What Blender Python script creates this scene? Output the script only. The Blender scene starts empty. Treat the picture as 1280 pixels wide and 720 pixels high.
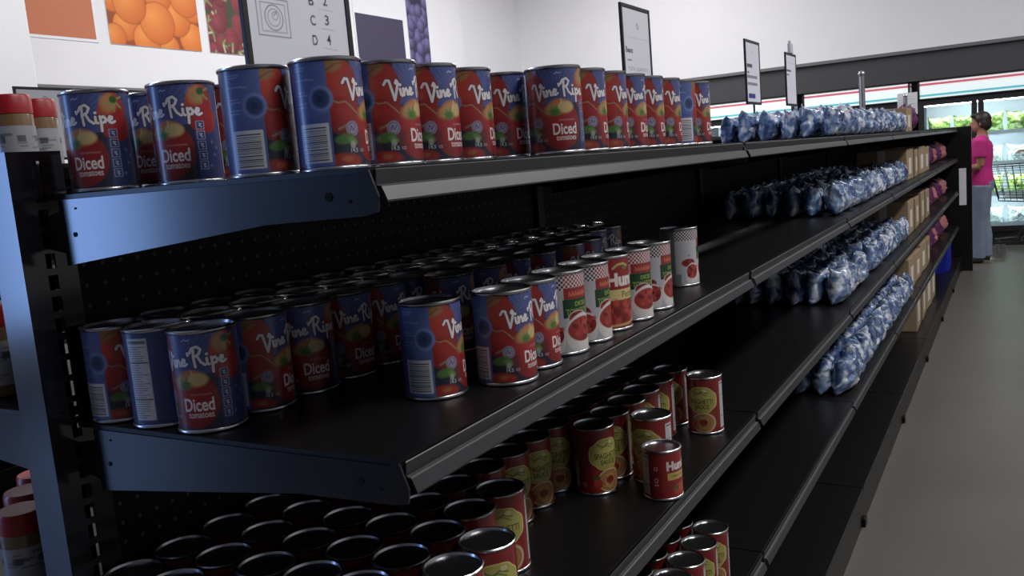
import bpy, bmesh, math, random
import numpy as np
from mathutils import Vector, Matrix, noise
random.seed(7)
SC = bpy.context.scene
COL = SC.collection
PI = math.pi
ZF = 1.33                      # height of the top shelf above the floor

# ------------------------------------------------------------------ camera
CAM = (-0.6055, -0.4904, ZF - 0.0105)
YAW, PITCH, ROLL, FPX = 0.5306, -0.1373, -0.0837, 1092.96
fw = Vector((math.cos(PITCH)*math.cos(YAW), math.cos(PITCH)*math.sin(YAW), math.sin(PITCH)))
r0 = Vector((math.sin(YAW), -math.cos(YAW), 0)); u0 = r0.cross(fw)
rt = r0*math.cos(ROLL) + u0*math.sin(ROLL); up = -r0*math.sin(ROLL) + u0*math.cos(ROLL)
cd = bpy.data.cameras.new('camera'); cam = bpy.data.objects.new('camera', cd); COL.objects.link(cam)
cd.sensor_width = 36; cd.lens = 36*FPX/1280; cd.clip_start = 0.02; cd.clip_end = 200
M = Matrix.Identity(4)
for i in range(3):
    M[i][0] = rt[i]; M[i][1] = up[i]; M[i][2] = -fw[i]; M[i][3] = CAM[i]
cam.matrix_world = M
SC.camera = cam

# ------------------------------------------------------------------ light and exposure
SC.view_settings.view_transform = 'Standard'; SC.view_settings.look = 'None'
SC.view_settings.gamma = 1; SC.view_settings.use_curve_mapping = False
SC.view_settings.exposure = 0.0
w = bpy.data.worlds.new('world'); SC.world = w; w.use_nodes = True
w.node_tree.nodes['Background'].inputs[0].default_value = (0.82, 0.86, 1.0, 1)
w.node_tree.nodes['Background'].inputs[1].default_value = 0.05
def area(name, loc, rot, sx, sy, energy, color):
    l = bpy.data.lights.new(name, 'AREA'); l.shape = 'RECTANGLE'; l.size = sx; l.size_y = sy
    l.energy = energy; l.color = color
    o = bpy.data.objects.new(name, l); COL.objects.link(o); o.location = loc; o.rotation_euler = rot
    return o
for (lx, ly, e) in [(0.6, -2.5, 122), (4.4, -2.5, 116), (8.0, -2.5, 84), (1.2, 3.4, 92), (5.2, 3.4, 130), (8.5, 3.4, 150)]:
    area('ceiling_lamp', (lx, ly, 4.5), (0, 0, 0), 2.4, 0.6, e, (1.0, 0.98, 0.97))
area('window_daylight', (-3.7, 5.95, 1.75), (math.radians(90), 0, PI), 1.3, 2.6, 100, (0.26, 0.46, 1.0))

# ------------------------------------------------------------------ materials
MATS = {}
def mat(name, col=(0.5, 0.5, 0.5), rough=0.5, metal=0.0, spec=0.5, coat=0.0, noise_amt=0.0, noise_scale=20, bump=0.0, emit=None):
    if name in MATS: return MATS[name]
    m = bpy.data.materials.new(name); m.use_nodes = True; nt = m.node_tree; b = nt.nodes['Principled BSDF']
    b.inputs['Roughness'].default_value = rough; b.inputs['Metallic'].default_value = metal
    b.inputs['Specular IOR Level'].default_value = spec; b.inputs['Coat Weight'].default_value = coat
    b.inputs['Base Color'].default_value = (*col, 1)
    tc = nt.nodes.new('ShaderNodeTexCoord')
    n = nt.nodes.new('ShaderNodeTexNoise'); n.inputs['Scale'].default_value = noise_scale; n.inputs['Detail'].default_value = 4
    nt.links.new(tc.outputs['Object'], n.inputs['Vector'])
    a = max(noise_amt, 0.03)
    mx = nt.nodes.new('ShaderNodeMix'); mx.data_type = 'RGBA'
    mx.inputs[6].default_value = tuple(max(0, c*(1-a)) for c in col)+(1,); mx.inputs[7].default_value = tuple(min(1, c*(1+a)) for c in col)+(1,)
    nt.links.new(n.outputs[0], mx.inputs[0]); nt.links.new(mx.outputs[2], b.inputs['Base Color'])
    if bump:
        bp = nt.nodes.new('ShaderNodeBump'); bp.inputs['Strength'].default_value = bump; bp.inputs['Distance'].default_value = 0.002
        nt.links.new(n.outputs[0], bp.inputs['Height']); nt.links.new(bp.outputs[0], b.inputs['Normal'])
    if emit:
        b.inputs['Emission Color'].default_value = (*emit[0], 1); b.inputs['Emission Strength'].default_value = emit[1]
    MATS[name] = m; return m
def print_mat(name, rough=0.3, coat=0.0, spec=0.5):
    m = bpy.data.materials.new(name); m.use_nodes = True; nt = m.node_tree; b = nt.nodes['Principled BSDF']
    a = nt.nodes.new('ShaderNodeAttribute'); a.attribute_name = 'print'
    nt.links.new(a.outputs['Color'], b.inputs['Base Color'])
    b.inputs['Roughness'].default_value = rough; b.inputs['Coat Weight'].default_value = coat; b.inputs['Specular IOR Level'].default_value = spec
    b.inputs['Coat Roughness'].default_value = 0.15
    MATS[name] = m; return m
BLACK = mat('black_powder_coat', (0.0060, 0.0055, 0.006), 0.36, 0, 0.32, 0, 0.25, 60, 0.05)
ENDM = mat('black_gloss_enamel', (0.006, 0.006, 0.008), 0.175, 0, 0.62, 0, 0.15, 30)
RAIL = mat('grey_price_channel', (0.030, 0.030, 0.033), 0.38, 0, 0.42, 0, 0.1, 30)
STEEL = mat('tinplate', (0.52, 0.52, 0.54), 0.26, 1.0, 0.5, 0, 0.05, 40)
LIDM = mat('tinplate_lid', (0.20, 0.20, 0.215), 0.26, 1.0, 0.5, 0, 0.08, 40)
LABM = print_mat('printed_paper', 0.33, 0.25)
POSTM = print_mat('printed_poster', 0.6, 0.0)
WHITE = mat('white_paint', (0.80, 0.80, 0.83), 0.7, 0, 0.3, 0, 0.02, 3)
SIGNW = mat('white_sign_sheet', (0.80, 0.81, 0.85), 0.5, 0, 0.4)
SIGNB = mat('black_sign_frame', (0.012, 0.012, 0.015), 0.4)

# pegboard panel: light seen through its pin-holes, painted as pale dots on black
def peg_mat():
    m = bpy.data.materials.new('black_pegboard'); m.use_nodes = True; nt = m.node_tree; b = nt.nodes['Principled BSDF']
    tc = nt.nodes.new('ShaderNodeTexCoord'); sp = nt.nodes.new('ShaderNodeSeparateXYZ'); nt.links.new(tc.outputs['Object'], sp.inputs[0])
    def fm(o):
        a = nt.nodes.new('ShaderNodeMath'); a.operation = 'PINGPONG'; a.inputs[1].default_value = 0.0127; nt.links.new(o, a.inputs[0]); return a.outputs[0]
    p = nt.nodes.new('ShaderNodeMath'); p.operation = 'POWER'; p.inputs[1].default_value = 2; nt.links.new(fm(sp.outputs[0]), p.inputs[0])
    q = nt.nodes.new('ShaderNodeMath'); q.operation = 'POWER'; q.inputs[1].default_value = 2; nt.links.new(fm(sp.outputs[2]), q.inputs[0])
    s = nt.nodes.new('ShaderNodeMath'); s.operation = 'ADD'; nt.links.new(p.outputs[0], s.inputs[0]); nt.links.new(q.outputs[0], s.inputs[1])
    l = nt.nodes.new('ShaderNodeMath'); l.operation = 'LESS_THAN'; l.inputs[1].default_value = 0.0026**2; nt.links.new(s.outputs[0], l.inputs[0])
    mx = nt.nodes.new('ShaderNodeMix'); mx.data_type = 'RGBA'; mx.inputs[6].default_value = (0.0045, 0.0045, 0.005, 1); mx.inputs[7].default_value = (0.10, 0.10, 0.11, 1)
    nt.links.new(l.outputs[0], mx.inputs[0]); nt.links.new(mx.outputs[2], b.inputs['Base Color']); b.inputs['Roughness'].default_value = 0.5
    b.inputs['Specular IOR Level'].default_value = 0.2
    return m
PEG = peg_mat()

# ------------------------------------------------------------------ object helpers
def obj(name, bm_or_me, m, parent=None, smooth=False, loc=None):
    if isinstance(bm_or_me, bmesh.types.BMesh):
        me = bpy.data.meshes.new(name); bmesh.ops.recalc_face_normals(bm_or_me, faces=bm_or_me.faces[:]); bm_or_me.to_mesh(me); bm_or_me.free()
    else: me = bm_or_me
    for mm in (m if isinstance(m, (list, tuple)) else [m]):
        if len(me.materials) < (len(m) if isinstance(m, (list, tuple)) else 1): me.materials.append(mm)
    if smooth:
        me.polygons.foreach_set('use_smooth', [True]*len(me.polygons))
        try: me.set_sharp_from_angle(angle=math.radians(40))
        except Exception: pass
    o = bpy.data.objects.new(name, me); COL.objects.link(o)
    if parent: o.parent = parent
    if loc: o.location = loc
    return o
def tag(o, label, cat=None, group=None, kind=None):
    o['label'] = label
    if cat: o['category'] = cat
    if group: o['group'] = group
    if kind: o['kind'] = kind
    return o
def empty(name, loc, rz=0, label=None, cat=None, group=None):
    o = bpy.data.objects.new(name, None); COL.objects.link(o); o.location = loc; o.rotation_euler = (0, 0, rz); o.empty_display_size = 0.05
    if label: tag(o, label, cat, group)
    return o
def struct(name, bm, m, **k):
    o = obj(name, bm, m, **k); o['kind'] = 'structure'; return o
def copy_tree(o, parent=None):
    c = o.copy(); COL.objects.link(c)
    if parent: c.parent = parent
    for ch in list(o.children): copy_tree(ch, c)
    return c
def box(bm, x0, x1, y0, y1, z0, z1, bev=0.0, mi=0):
    r = bmesh.ops.create_cube(bm, size=1); vs = r['verts']
    for v in vs: v.co = Vector(((x0+x1)/2+v.co.x*(x1-x0), (y0+y1)/2+v.co.y*(y1-y0), (z0+z1)/2+v.co.z*(z1-z0)))
    fs = set(f for v in vs for f in v.link_faces)
    for f in fs: f.material_index = mi
    if bev: bmesh.ops.bevel(bm, geom=list(set(e for v in vs for e in v.link_edges)), offset=bev, segments=2, affect='EDGES', profile=0.6)
    return bm
def prism(bm, pts, axis, a, b, mi=0):
    """polygon pts (p,q) extruded along axis from a to b; axis x: (y,z), y: (x,z), z: (x,y)"""
    def mk(p, t): return {'x': (t, p[0], p[1]), 'y': (p[0], t, p[1]), 'z': (p[0], p[1], t)}[axis]
    A = [bm.verts.new(mk(p, a)) for p in pts]; B = [bm.verts.new(mk(p, b)) for p in pts]
    fs = [bm.faces.new(A), bm.faces.new(B[::-1])]
    for i in range(len(pts)): fs.append(bm.faces.new((A[i], B[i], B[(i+1) % len(pts)], A[(i+1) % len(pts)])))
    for f in fs: f.material_index = mi
    return bm
def lathe(bm, prof, seg=40, mi=0, cap=True):
    rings = [[bm.verts.new((r*math.cos(2*PI*i/seg), r*math.sin(2*PI*i/seg), z)) for i in range(seg)] for r, z in prof]
    for a, b in zip(rings, rings[1:]):
        for i in range(seg):
            bm.faces.new((a[i], a[(i+1) % seg], b[(i+1) % seg], b[i])).material_index = mi
    if cap:
        bm.faces.new(rings[0][::-1]).material_index = mi; bm.faces.new(rings[-1]).material_index = mi
    return bm
def tube(bm, pts, rad, seg=8, mi=0):
    pts = [Vector(p) for p in pts]
    if not isinstance(rad, (list, tuple)): rad = [rad]*len(pts)
    rings = []; prev = None
    for i, p in enumerate(pts):
        d = (pts[min(i+1, len(pts)-1)]-pts[max(i-1, 0)]).normalized()
        if prev is None:
            a = Vector((1, 0, 0)) if abs(d.x) < 0.8 else Vector((0, 1, 0)); a = (a-d*a.dot(d)).normalized()
        else: a = (prev-d*prev.dot(d)).normalized()
        prev = a; b = d.cross(a); r = rad[i]; rx, ry = r if isinstance(r, tuple) else (r, r)
        rings.append([bm.verts.new(p+a*rx*math.cos(2*PI*k/seg)+b*ry*math.sin(2*PI*k/seg)) for k in range(seg)])
    for A, B in zip(rings, rings[1:]):
        for k in range(seg): bm.faces.new((A[k], A[(k+1) % seg], B[(k+1) % seg], B[k])).material_index = mi
    bm.faces.new(rings[0][::-1]).material_index = mi; bm.faces.new(rings[-1]).material_index = mi
    return bm
def ball(bm, c, r, seg=16):
    rr = r if isinstance(r, (tuple, list)) else (r, r, r)
    bmesh.ops.create_uvsphere(bm, u_segments=seg, v_segments=seg//2+2, radius=1, matrix=Matrix.Translation(c) @ Matrix.Diagonal((*rr, 1)))
    return bm
ORD = ['first', 'second', 'third', 'fourth', 'fifth', 'sixth', 'seventh', 'eighth', 'ninth', 'tenth', 'eleventh', 'twelfth', 'thirteenth', 'fourteenth', 'fifteenth', 'sixteenth', 'seventeenth', 'eighteenth']

# ------------------------------------------------------------------ print painter: numpy canvas -> colour attribute on a fine grid
def lin(c): return np.array([(x/255/12.92 if x/255 <= 0.04045 else ((x/255+0.055)/1.055)**2.4) for x in c])
class Canvas:
    def __init__(s, nx, ny, W, H, base, ss=2, x0=None):
        s.nx, s.ny, s.W, s.H, s.ss = nx, ny, W, H, ss
        s.NX, s.NY = nx*ss, ny*ss
        s.x0 = -W/2 if x0 is None else x0
        s.X, s.Y = np.meshgrid(s.x0+(np.arange(s.NX)+0.5)*W/s.NX, (np.arange(s.NY)+0.5)*H/s.NY)
        s.px = W/s.NX
        s.C = np.zeros((s.NY, s.NX, 3)); s.C[:] = lin(base)
    def put(s, a, c, op=1.0):
        a = np.clip(a, 0, 1)[..., None]*op; s.C = s.C*(1-a)+(c if isinstance(c, np.ndarray) and c.ndim == 3 else lin(c))*a
    def rect(s, x0, x1, y0, y1, c, op=1.0, soft=None):
        f = soft or s.px
        s.put(np.clip(np.minimum(np.minimum(s.X-x0, x1-s.X), np.minimum(s.Y-y0, y1-s.Y))/f+0.5, 0, 1), c, op)
    def ell(s, cx, cy, rx, ry, c, rot=0, soft=0.06, op=1.0, c2=None, hx=-0.3, hy=0.35):
        dx, dy = s.X-cx, s.Y-cy; ca, sa = math.cos(rot), math.sin(rot)
        ex, ey = (dx*ca+dy*sa)/rx, (-dx*sa+dy*ca)/ry; d = np.sqrt(ex*ex+ey*ey)
        col = c
        if c2 is not None:
            t = np.clip(1-np.sqrt((ex-hx)**2+(ey-hy)**2)/1.3, 0, 1)[..., None]; col = lin(c)*(1-t)+lin(c2)*t
        s.put((1-d)/soft+0.5, col, op)
    def ring(s, cx, cy, r, wd, c, op=1.0):
        d = np.abs(np.hypot(s.X-cx, s.Y-cy)-r); s.put((wd/2-d)/s.px+0.5, c, op)
    def stroke(s, pts, wd, c, op=1.0):
        best = np.full(s.X.shape, 1e9)
        for (a, b), (e, f) in zip(pts, pts[1:]):
            vx, vy = e-a, f-b; L = vx*vx+vy*vy+1e-12
            t = np.clip(((s.X-a)*vx+(s.Y-b)*vy)/L, 0, 1)
            best = np.minimum(best, np.hypot(s.X-a-t*vx, s.Y-b-t*vy))
        s.put((wd/2-best)/s.px+0.5, c, op)
    def poly(s, pts, c, op=1.0):
        inside = np.zeros(s.X.shape, bool); n = len(pts)
        for i in range(n):
            (x1, y1), (x2, y2) = pts[i], pts[(i+1) % n]
            if y1 == y2: continue
            inside ^= ((s.Y > y1) != (s.Y > y2)) & (s.X < (x2-x1)*(s.Y-y1)/(y2-y1)+x1)
        s.put(inside.astype(float), c, op)
    def text(s, t, cx, cy, w, h, c, bold=0.02, op=1.0, slope=0.0):
        tr = text_tris(t, bold); 
        lo = tr.reshape(-1, 2).min(0); hi = tr.reshape(-1, 2).max(0)
        T = (tr-(lo+hi)/2)/(hi-lo)*np.array([w, h])
        T[..., 1] += T[..., 0]*slope; T += np.array([cx, cy])
        m = np.zeros(s.X.shape)
        for tri in T:
            (ax, ay), (bx, by), (qx, qy) = tri
            i0 = max(0, int((tri[:, 0].min()-s.x0)/s.px)-1); i1 = min(s.NX, int((tri[:, 0].max()-s.x0)/s.px)+2)
            pj = s.H/s.NY; j0 = max(0, int(tri[:, 1].min()/pj)-1); j1 = min(s.NY, int(tri[:, 1].max()/pj)+2)
            if i1 <= i0 or j1 <= j0: continue
            X, Y = s.X[j0:j1, i0:i1], s.Y[j0:j1, i0:i1]
            D = (bx-ax)*(qy-ay)-(by-ay)*(qx-ax)
            if abs(D) < 1e-14: continue
            u = ((X-ax)*(qy-ay)-(Y-ay)*(qx-ax))/D; v = ((bx-ax)*(Y-ay)-(by-ay)*(X-ax))/D
            m[j0:j1, i0:i1] = np.maximum(m[j0:j1, i0:i1], ((u >= -0.02) & (v >= -0.02) & (u+v <= 1.02)).astype(float))
        s.put(m, c, op)
    def down(s):
        return s.C.reshape(s.ny, s.ss, s.nx, s.ss, 3).mean((1, 3))
_tt = {}
def text_tris(t, bold):
    k = (t, bold)
    if k in _tt: return _tt[k]
    cu = bpy.data.curves.new('txt', 'FONT'); cu.body = t; cu.size = 1; cu.offset = bold; cu.resolution_u = 4
    o = bpy.data.objects.new('txt', cu); COL.objects.link(o)
    dg = bpy.context.evaluated_depsgraph_get(); me = o.evaluated_get(dg).to_mesh(); me.calc_loop_triangles()
    V = np.array([v.co[:2] for v in me.vertices]); T = np.array([lt.vertices[:] for lt in me.loop_triangles])
    r = V[T]
    o.evaluated_get(dg).to_mesh_clear(); bpy.data.objects.remove(o); bpy.data.curves.remove(cu)
    _tt[k] = r; return r
def grid_mesh(name, P, C, wrap, flip=False):
    """P (ny,nx,3) positions, C colours; quads over the grid, wrapping in x if asked"""
    ny, nx = P.shape[:2]
    me = bpy.data.meshes.new(name); me.vertices.add(ny*nx); me.vertices.foreach_set('co', P.reshape(-1).astype(np.float32))
    xi = np.arange(nx if wrap else nx-1); yi = np.arange(ny-1); I, J = np.meshgrid(xi, yi)
    a = J*nx+I; b = J*nx+(I+1) % nx; F = np.stack([a, b, b+nx, a+nx], -1).reshape(-1, 4)
    if flip: F = F[:, ::-1]
    n = len(F); me.loops.add(n*4); me.loops.foreach_set('vertex_index', F.reshape(-1).astype(np.int32))
    me.polygons.add(n); me.polygons.foreach_set('loop_start', np.arange(0, n*4, 4, dtype=np.int32))
    me.polygons.foreach_set('use_smooth', np.ones(n, bool))
    me.update(calc_edges=True)
    at = me.attributes.new('print', 'FLOAT_COLOR', 'POINT')
    at.data.foreach_set('color', np.concatenate([C.reshape(-1, 3), np.ones((ny*nx, 1))], 1).reshape(-1).astype(np.float32))
    me.validate(); return me
def label_mesh(name, cv, r, z0):
    C = cv.down(); C = 0.92*(0.88*C+0.12*C.mean(-1, keepdims=True)); th = -PI/2+(cv.x0+(np.arange(cv.nx)+0.5)*cv.W/cv.nx)/r
    Z = z0+np.arange(cv.ny)*cv.H/(cv.ny-1)
    P = np.stack([np.broadcast_to(r*np.cos(th), (cv.ny, cv.nx)), np.broadcast_to(r*np.sin(th), (cv.ny, cv.nx)), np.broadcast_to(Z[:, None], (cv.ny, cv.nx))], -1)
    me = grid_mesh(name, P, C, True); me.materials.append(LABM); return me
def flat_print(name, cv, m, parent=None):
    """canvas as a flat sheet in local XZ facing -Y, origin bottom centre"""
    C = cv.down(); X = cv.x0+(np.arange(cv.nx)+0.5)*cv.W/cv.nx; Z = (np.arange(cv.ny)+0.5)*cv.H/cv.ny
    P = np.stack(np.broadcast_arrays(X[None, :], np.zeros((1, 1)), Z[:, None]), -1)
    me = grid_mesh(name, P, C, False); me.materials.append(m)
    o = bpy.data.objects.new(name, me); COL.objects.link(o)
    if parent: o.parent = parent
    return o

# ------------------------------------------------------------------ label artwork (millimetres)
rng = np.random.RandomState(3)
def barcode(c, x0, x1, y0, y1):
    c.rect(x0, x1, y0, y1, (215, 215, 222)); y = y0+2
    while y < y1-3:
        t = rng.choice([0.5, 0.8, 1.2]); c.rect(x0+3, x1-3, y, y+t, (35, 35, 45)); y += t+rng.choice([0.8, 1.1, 1.6])
def facts(c, x0, x1, y0, y1):
    c.rect(x0, x1, y0, y1, (205, 207, 212)); c.rect(x0+1.5, x1-1.5, y1-6, y1-2.5, (60, 62, 75), 0.8)
    y = y1-9
    while y > y0+2:
        c.rect(x0+1.5, x0+1.5+(x1-x0-3)*rng.uniform(0.5, 1), y-0.9, y, (70, 72, 85), 0.75); y -= 2.6
    for f in (0.25, 0.7): c.rect(x0+1, x1-1, y0+(y1-y0)*f, y0+(y1-y0)*f+1.3, (40, 42, 55))
SCRIPT = {  # pen strokes of the brushed lettering, x from start of word
 'V': [(-4, 10), (-1.5, 13.5), (1.5, 13), (4.5, 2), (6, -4), (8, 2), (10.5, 11), (9, 13.2), (7.8, 11), (10, 9.5)],
 'i1': [(12.5, 5.5), (13.2, 0.5), (14.5, -0.5), (16, 1)], 'd1': [(12.8, 9.2), (13, 9.3)],
 'n': [(16, 5.8), (16.8, 0), (17.5, 4), (19.8, 6), (21, 4), (21.2, 0.6), (22.5, 0.5)],
 'e': [(23.5, 3), (27, 4), (27.5, 6), (25.5, 6.8), (24, 4), (24.8, 1), (27, 0.6), (29.5, 2.2)],
 'q': [(31, 12), (31.5, 10)],
 'R1': [(37.5, 15), (37.0, 8), (37.8, -1)], 'R2': [(33.5, 12), (36, 16), (41, 17.5), (44.5, 14.5), (42.5, 10.5), (38.5, 8.5)], 'R3': [(40.5, 9), (43.5, 3), (47.5, 0)],
 'i2': [(49.5, 6.5), (49.8, 1.2), (51.5, 0.8)], 'd2': [(49.8, 10.3), (50, 10.4)],
 'p1': [(54, 7), (54.6, 0), (54.4, -6.5)], 'p2': [(54.4, 5), (57.2, 7), (59.3, 4.8), (58.5, 1.8), (55, 1)],
 'e2': [(61.5, 3.2), (65.2, 4.4), (65.8, 6.4), (63.6, 7), (62.2, 4.4), (63, 1.6), (65.4, 1), (68.5, 2.4)]}
def vine_art():
    c = Canvas(512, 220, 2*PI*36.9, 104, (62, 76, 136))
    # streaks in the blue
    for k in range(46):
        x = rng.uniform(-118, 118); y = rng.uniform(3, 100)
        c.stroke([(x, y), (x+rng.uniform(8, 20), y+rng.uniform(-3, 3))], 0.7, (62, 86, 158), 0.6)
    # artwork ground
    c.rect(-49, 34, 0, 104, (40, 40, 62)); c.rect(34, 66, 0, 104, (50, 60, 112))
    # upper blue with rays
    c.rect(-22, 34, 60, 104, (70, 82, 142))
    for k in range(12):
        a = 0.35+k*0.2; c.stroke([(2+16*math.cos(a), 78+10*math.sin(a)), (2+44*math.cos(a), 78+30*math.sin(a))], 1.0, (96, 112, 176), 0.55)
    # tomatoes
    c.ell(-38, 78, 24, 30, (140, 24, 20), rot=0.2, soft=0.05, c2=(200, 58, 34))
    c.ell(-44, 99, 12, 7, (150, 122, 70), rot=0.25, soft=0.5, op=0.8); c.stroke([(-49, 94), (-40, 100), (-32, 101)], 1.2, (92, 62, 30), 0.7)
    c.ell(-34, 48, 23, 19, (136, 22, 20), rot=-0.25, soft=0.06, c2=(176, 34, 26))
    c.stroke([(-49, 66), (-40, 62), (-32, 63), (-25, 57), (-16, 48)], 1.6, (160, 136, 92), 0.9)
    c.stroke([(-42, 36), (-32, 40), (-20, 43), (-12, 44)], 2.4, (140, 130, 104), 0.8)
    c.ell(4, 32, 29, 31, (134, 20, 22), soft=0.04, c2=(172, 30, 28))
    c.ell(6, 56, 16, 9.5, (196, 122, 62), rot=-0.1, soft=0.35); c.ell(12, 55, 11, 7, (206, 184, 118), soft=0.4, op=0.9)
    c.ell(-8, 53, 9, 7, (190, 150, 84), rot=0.5, soft=0.7, op=0.8)
    for a, ln in ((10, 8), (60, 12), (115, 12), (160, 11), (205, 9), (255, 7), (310, 8)):
        r = math.radians(a); e = (-2+ln*math.cos(r), 50+ln*0.75*math.sin(r)); m_ = (-2+ln*.55*math.cos(r+.25), 50+ln*.5*math.sin(r+.25))
        c.stroke([(-2, 50), m_, e], 1.7, (140, 160, 88), 0.8); c.stroke([(-2, 50), m_], 3.4, (98, 136, 64), 0.7)
    c.ell(-2, 48.5, 6, 4.5, (74, 122, 52), soft=0.7); c.stroke([(3, 56), (7, 62), (6, 65)], 1.2, (210, 206, 150), 0.9)
    c.rect(-46, -14, 12, 33, (44, 46, 56), 0.55, 6)
    c.ell(-27, 36, 7.2, 7.5, (150, 144, 168), soft=0.2); c.ring(-27, 36, 5.6, 0.8, (96, 84, 122)); c.stroke([(-30, 34), (-28, 39), (-26, 34), (-23.5, 38)], 1.0, (92, 70, 116))
    c.ell(-36, 26, 11, 5.2, (78, 118, 52), rot=0.12, soft=0.3); c.ell(-28, 24, 6, 3.4, (104, 140, 66), rot=-0.5, soft=0.4)
    c.ell(-40, 4, 20, 8, (158, 46, 34), soft=0.3); c.ell(-36, 6, 6, 3, (176, 92, 52), soft=0.5)
    c.ell(-28, 20, 3, 4, (170, 176, 166), soft=0.5, op=0.8); c.text('14.5', -27, 14.5, 8.5, 4.4, (196, 192, 196), 0.015); c.text('OZ', -17, 14.2, 5.5, 3, (186, 182, 190), 0.01)
    # second tomato on the right
    c.ell(43, 78, 17, 26, (150, 26, 22), rot=-0.15, soft=0.05, c2=(190, 74, 36), hx=-0.7, hy=0.6)
    c.ell(40, 92, 9, 10, (186, 132, 70), soft=0.6, op=0.85)
    for a in (200, 235, 270, 320, 20): r = math.radians(a); c.stroke([(46, 95), (46+11*math.cos(r), 95+12*math.sin(r))], 2.2, (128, 150, 84), 0.9)
    c.ell(46, 96, 4.5, 4, (44, 88, 40), soft=0.4)
    c.ell(50, 66, 14, 16, (148, 20, 22), soft=0.06, c2=(176, 30, 28))
    # side panel
    c.rect(-86, -49, 0, 104, (84, 106, 172))
    c.rect(-118, -86, 0, 104, (76, 96, 160), 0.7, 6)
    for k in range(9): c.stroke([(-87, 40+k*1.3), (-75, 42+k*1.1), (-64, 39+k*1.2), (-50, 42+k*1.2)], 0.45, (58, 78, 142), 0.7)
    c.ell(-57, 67, 12.5, 13, (112, 134, 194), soft=0.2); c.ell(-57, 67, 9.5, 10, (72, 96, 162)); c.ell(-57, 67, 7.8, 8.2, (46, 70, 116)); c.rect(-60, -54, 64, 70, (26, 44, 84), 0.7)
    for i, (y, l) in enumerate([(98, 16), (95.5, 14), (86, 17), (74, 13), (71, 15), (63, 14), (59.5, 12)]): c.rect(-86, -86+l, y, y+1, (160, 174, 216), 0.8)
    c.stroke([(-72, 86), (-69, 87), (-66, 85.6), (-63, 86.4)], 1.2, (150, 166, 210), 0.8)
    barcode(c, -84.5, -51.5, 4, 43)
    # brand lettering
    sl = -0.045
    for k, p in SCRIPT.items():
        q = [(-29+x*1.08, 70+y*1.18+ (x-30)*(-sl)*0.6*(-1 if k in ('p1', 'p2', 'e2', 'i2', 'd2') else 0.4)) for x, y in p]
        c.stroke(q, 5.0, (36, 34, 70), 0.75)
    for k, p in SCRIPT.items():
        q = [(-29+x*1.08, 70+y*1.18+ (x-30)*(-sl)*0.6*(-1 if k in ('p1', 'p2', 'e2', 'i2', 'd2') else 0.4)) for x, y in p]
        c.stroke(q, 2.9 if k not in ('d1', 'd2') else 3.2, (232, 226, 228))
    c.stroke([(0, 97), (3, 99), (5, 97.5), (8, 98.5)], 1.3, (176, 186, 222), 0.8)
    # product name
    c.text('Diced', 10, 27.5, 33, 14.5, (236, 228, 230), 0.018); c.text('tomatoes', 11, 16, 28, 6, (226, 206, 206), 0.014)
    c.rect(2, 25, 37.6, 39.6, (186, 110, 112), 0.7)
    # icon column
    for k in range(5):
        y = 10+k*11; c.rect(36, 46, y, y+9.6, (150, 158, 196), 0.8); c.rect(37.2, 44.8, y+1, y+8.6, (42, 52, 102)); c.stroke([(39.3, y+6.6), (42.6, y+6.2), (39.6, y+4.4), (42.8, y+3.4), (40.4+.4*k, y+2.4)], 1.0, (176, 182, 214))
    for (x, y) in [(54, 40), (56, 26), (50, 14), (60, 34)]: c.stroke([(x-2, y), (x+2, y)], 0.8, (120, 136, 190)); c.stroke([(x, y-2), (x, y+2)], 0.8, (120, 136, 190))
    facts(c, 74, 100, 5, 98)
    return c
def checker_art():
    W = 2*PI*36.9; c = Canvas(448, 196, W, 104, (186, 188, 194))
    c.rect(-118, -72, 0, 104, (120, 122, 130)); 
    for k in range(6): c.rect(-112, -78, 20+k*10, 24+k*10, (104, 106, 116), 0.6)
    m = ((np.floor(c.X/3.1)+np.floor(c.Y/3.1)) % 2 == 0) & (c.Y > 84) & (c.X > -72) & (c.X < 60); c.rect(-72, 60, 84, 104, (212, 206, 208)); c.put(m.astype(float), (150, 28, 30))
    m2 = m & (c.X < -22); c.put(m2.astype(float), (58, 34, 40))
    c.rect(-22, 60, 71, 86, (152, 32, 28)); 
    for k in range(7): x = -15+k*5; c.stroke([(x, 75), (x+1.5, 81), (x+3, 75), (x+4.4, 78)], 1.5, (198, 104, 62))
    c.rect(-24, 24, 46, 71, (24, 66, 34)); c.text('DICED', 6, 64, 24, 6, (164, 182, 70), 0.012); c.text('TOMATOES', 1, 54, 42, 8, (150, 176, 72), 0.012)
    c.rect(24, 60, 40, 71, (190, 190, 194)); c.ell(-45, 55, 1.6, 1.8, (96, 122, 170))
    for (cx, cy, rx, ry) in [(6, 23, 27, 27), (-38, 18, 14, 22)]:
        c.ell(cx-8, cy+23, 16, 9, (198, 188, 180)); c.ell(cx-8, cy+23, 14.5, 7.8, (150, 30, 26), c2=(178, 50, 38))
        for k in range(9): c.ell(cx-8+rng.uniform(-9, 9), cy+23+rng.uniform(-5, 5), 3.5, 2.4, (116, 18, 18), soft=0.5)
        c.ell(cx, cy, rx*1.08, ry*1.02, (222, 214, 208)); c.ell(cx, cy+6, rx*0.94, ry*0.62, (150, 30, 26), c2=(176, 48, 36))
        for k in range(16): c.ell(cx+rng.uniform(-0.7, 0.7)*rx, cy+6+rng.uniform(-0.45, 0.45)*ry, 4, 3, ((118, 18, 18) if k % 2 else (186, 66, 50)), rot=rng.uniform(0, 3), soft=0.5)
        pass
    c.rect(-72, -62, 0, 20, (66, 88, 52), 0.7, 3)
    facts(c, 64, 96, 6, 98)
    return c
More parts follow.
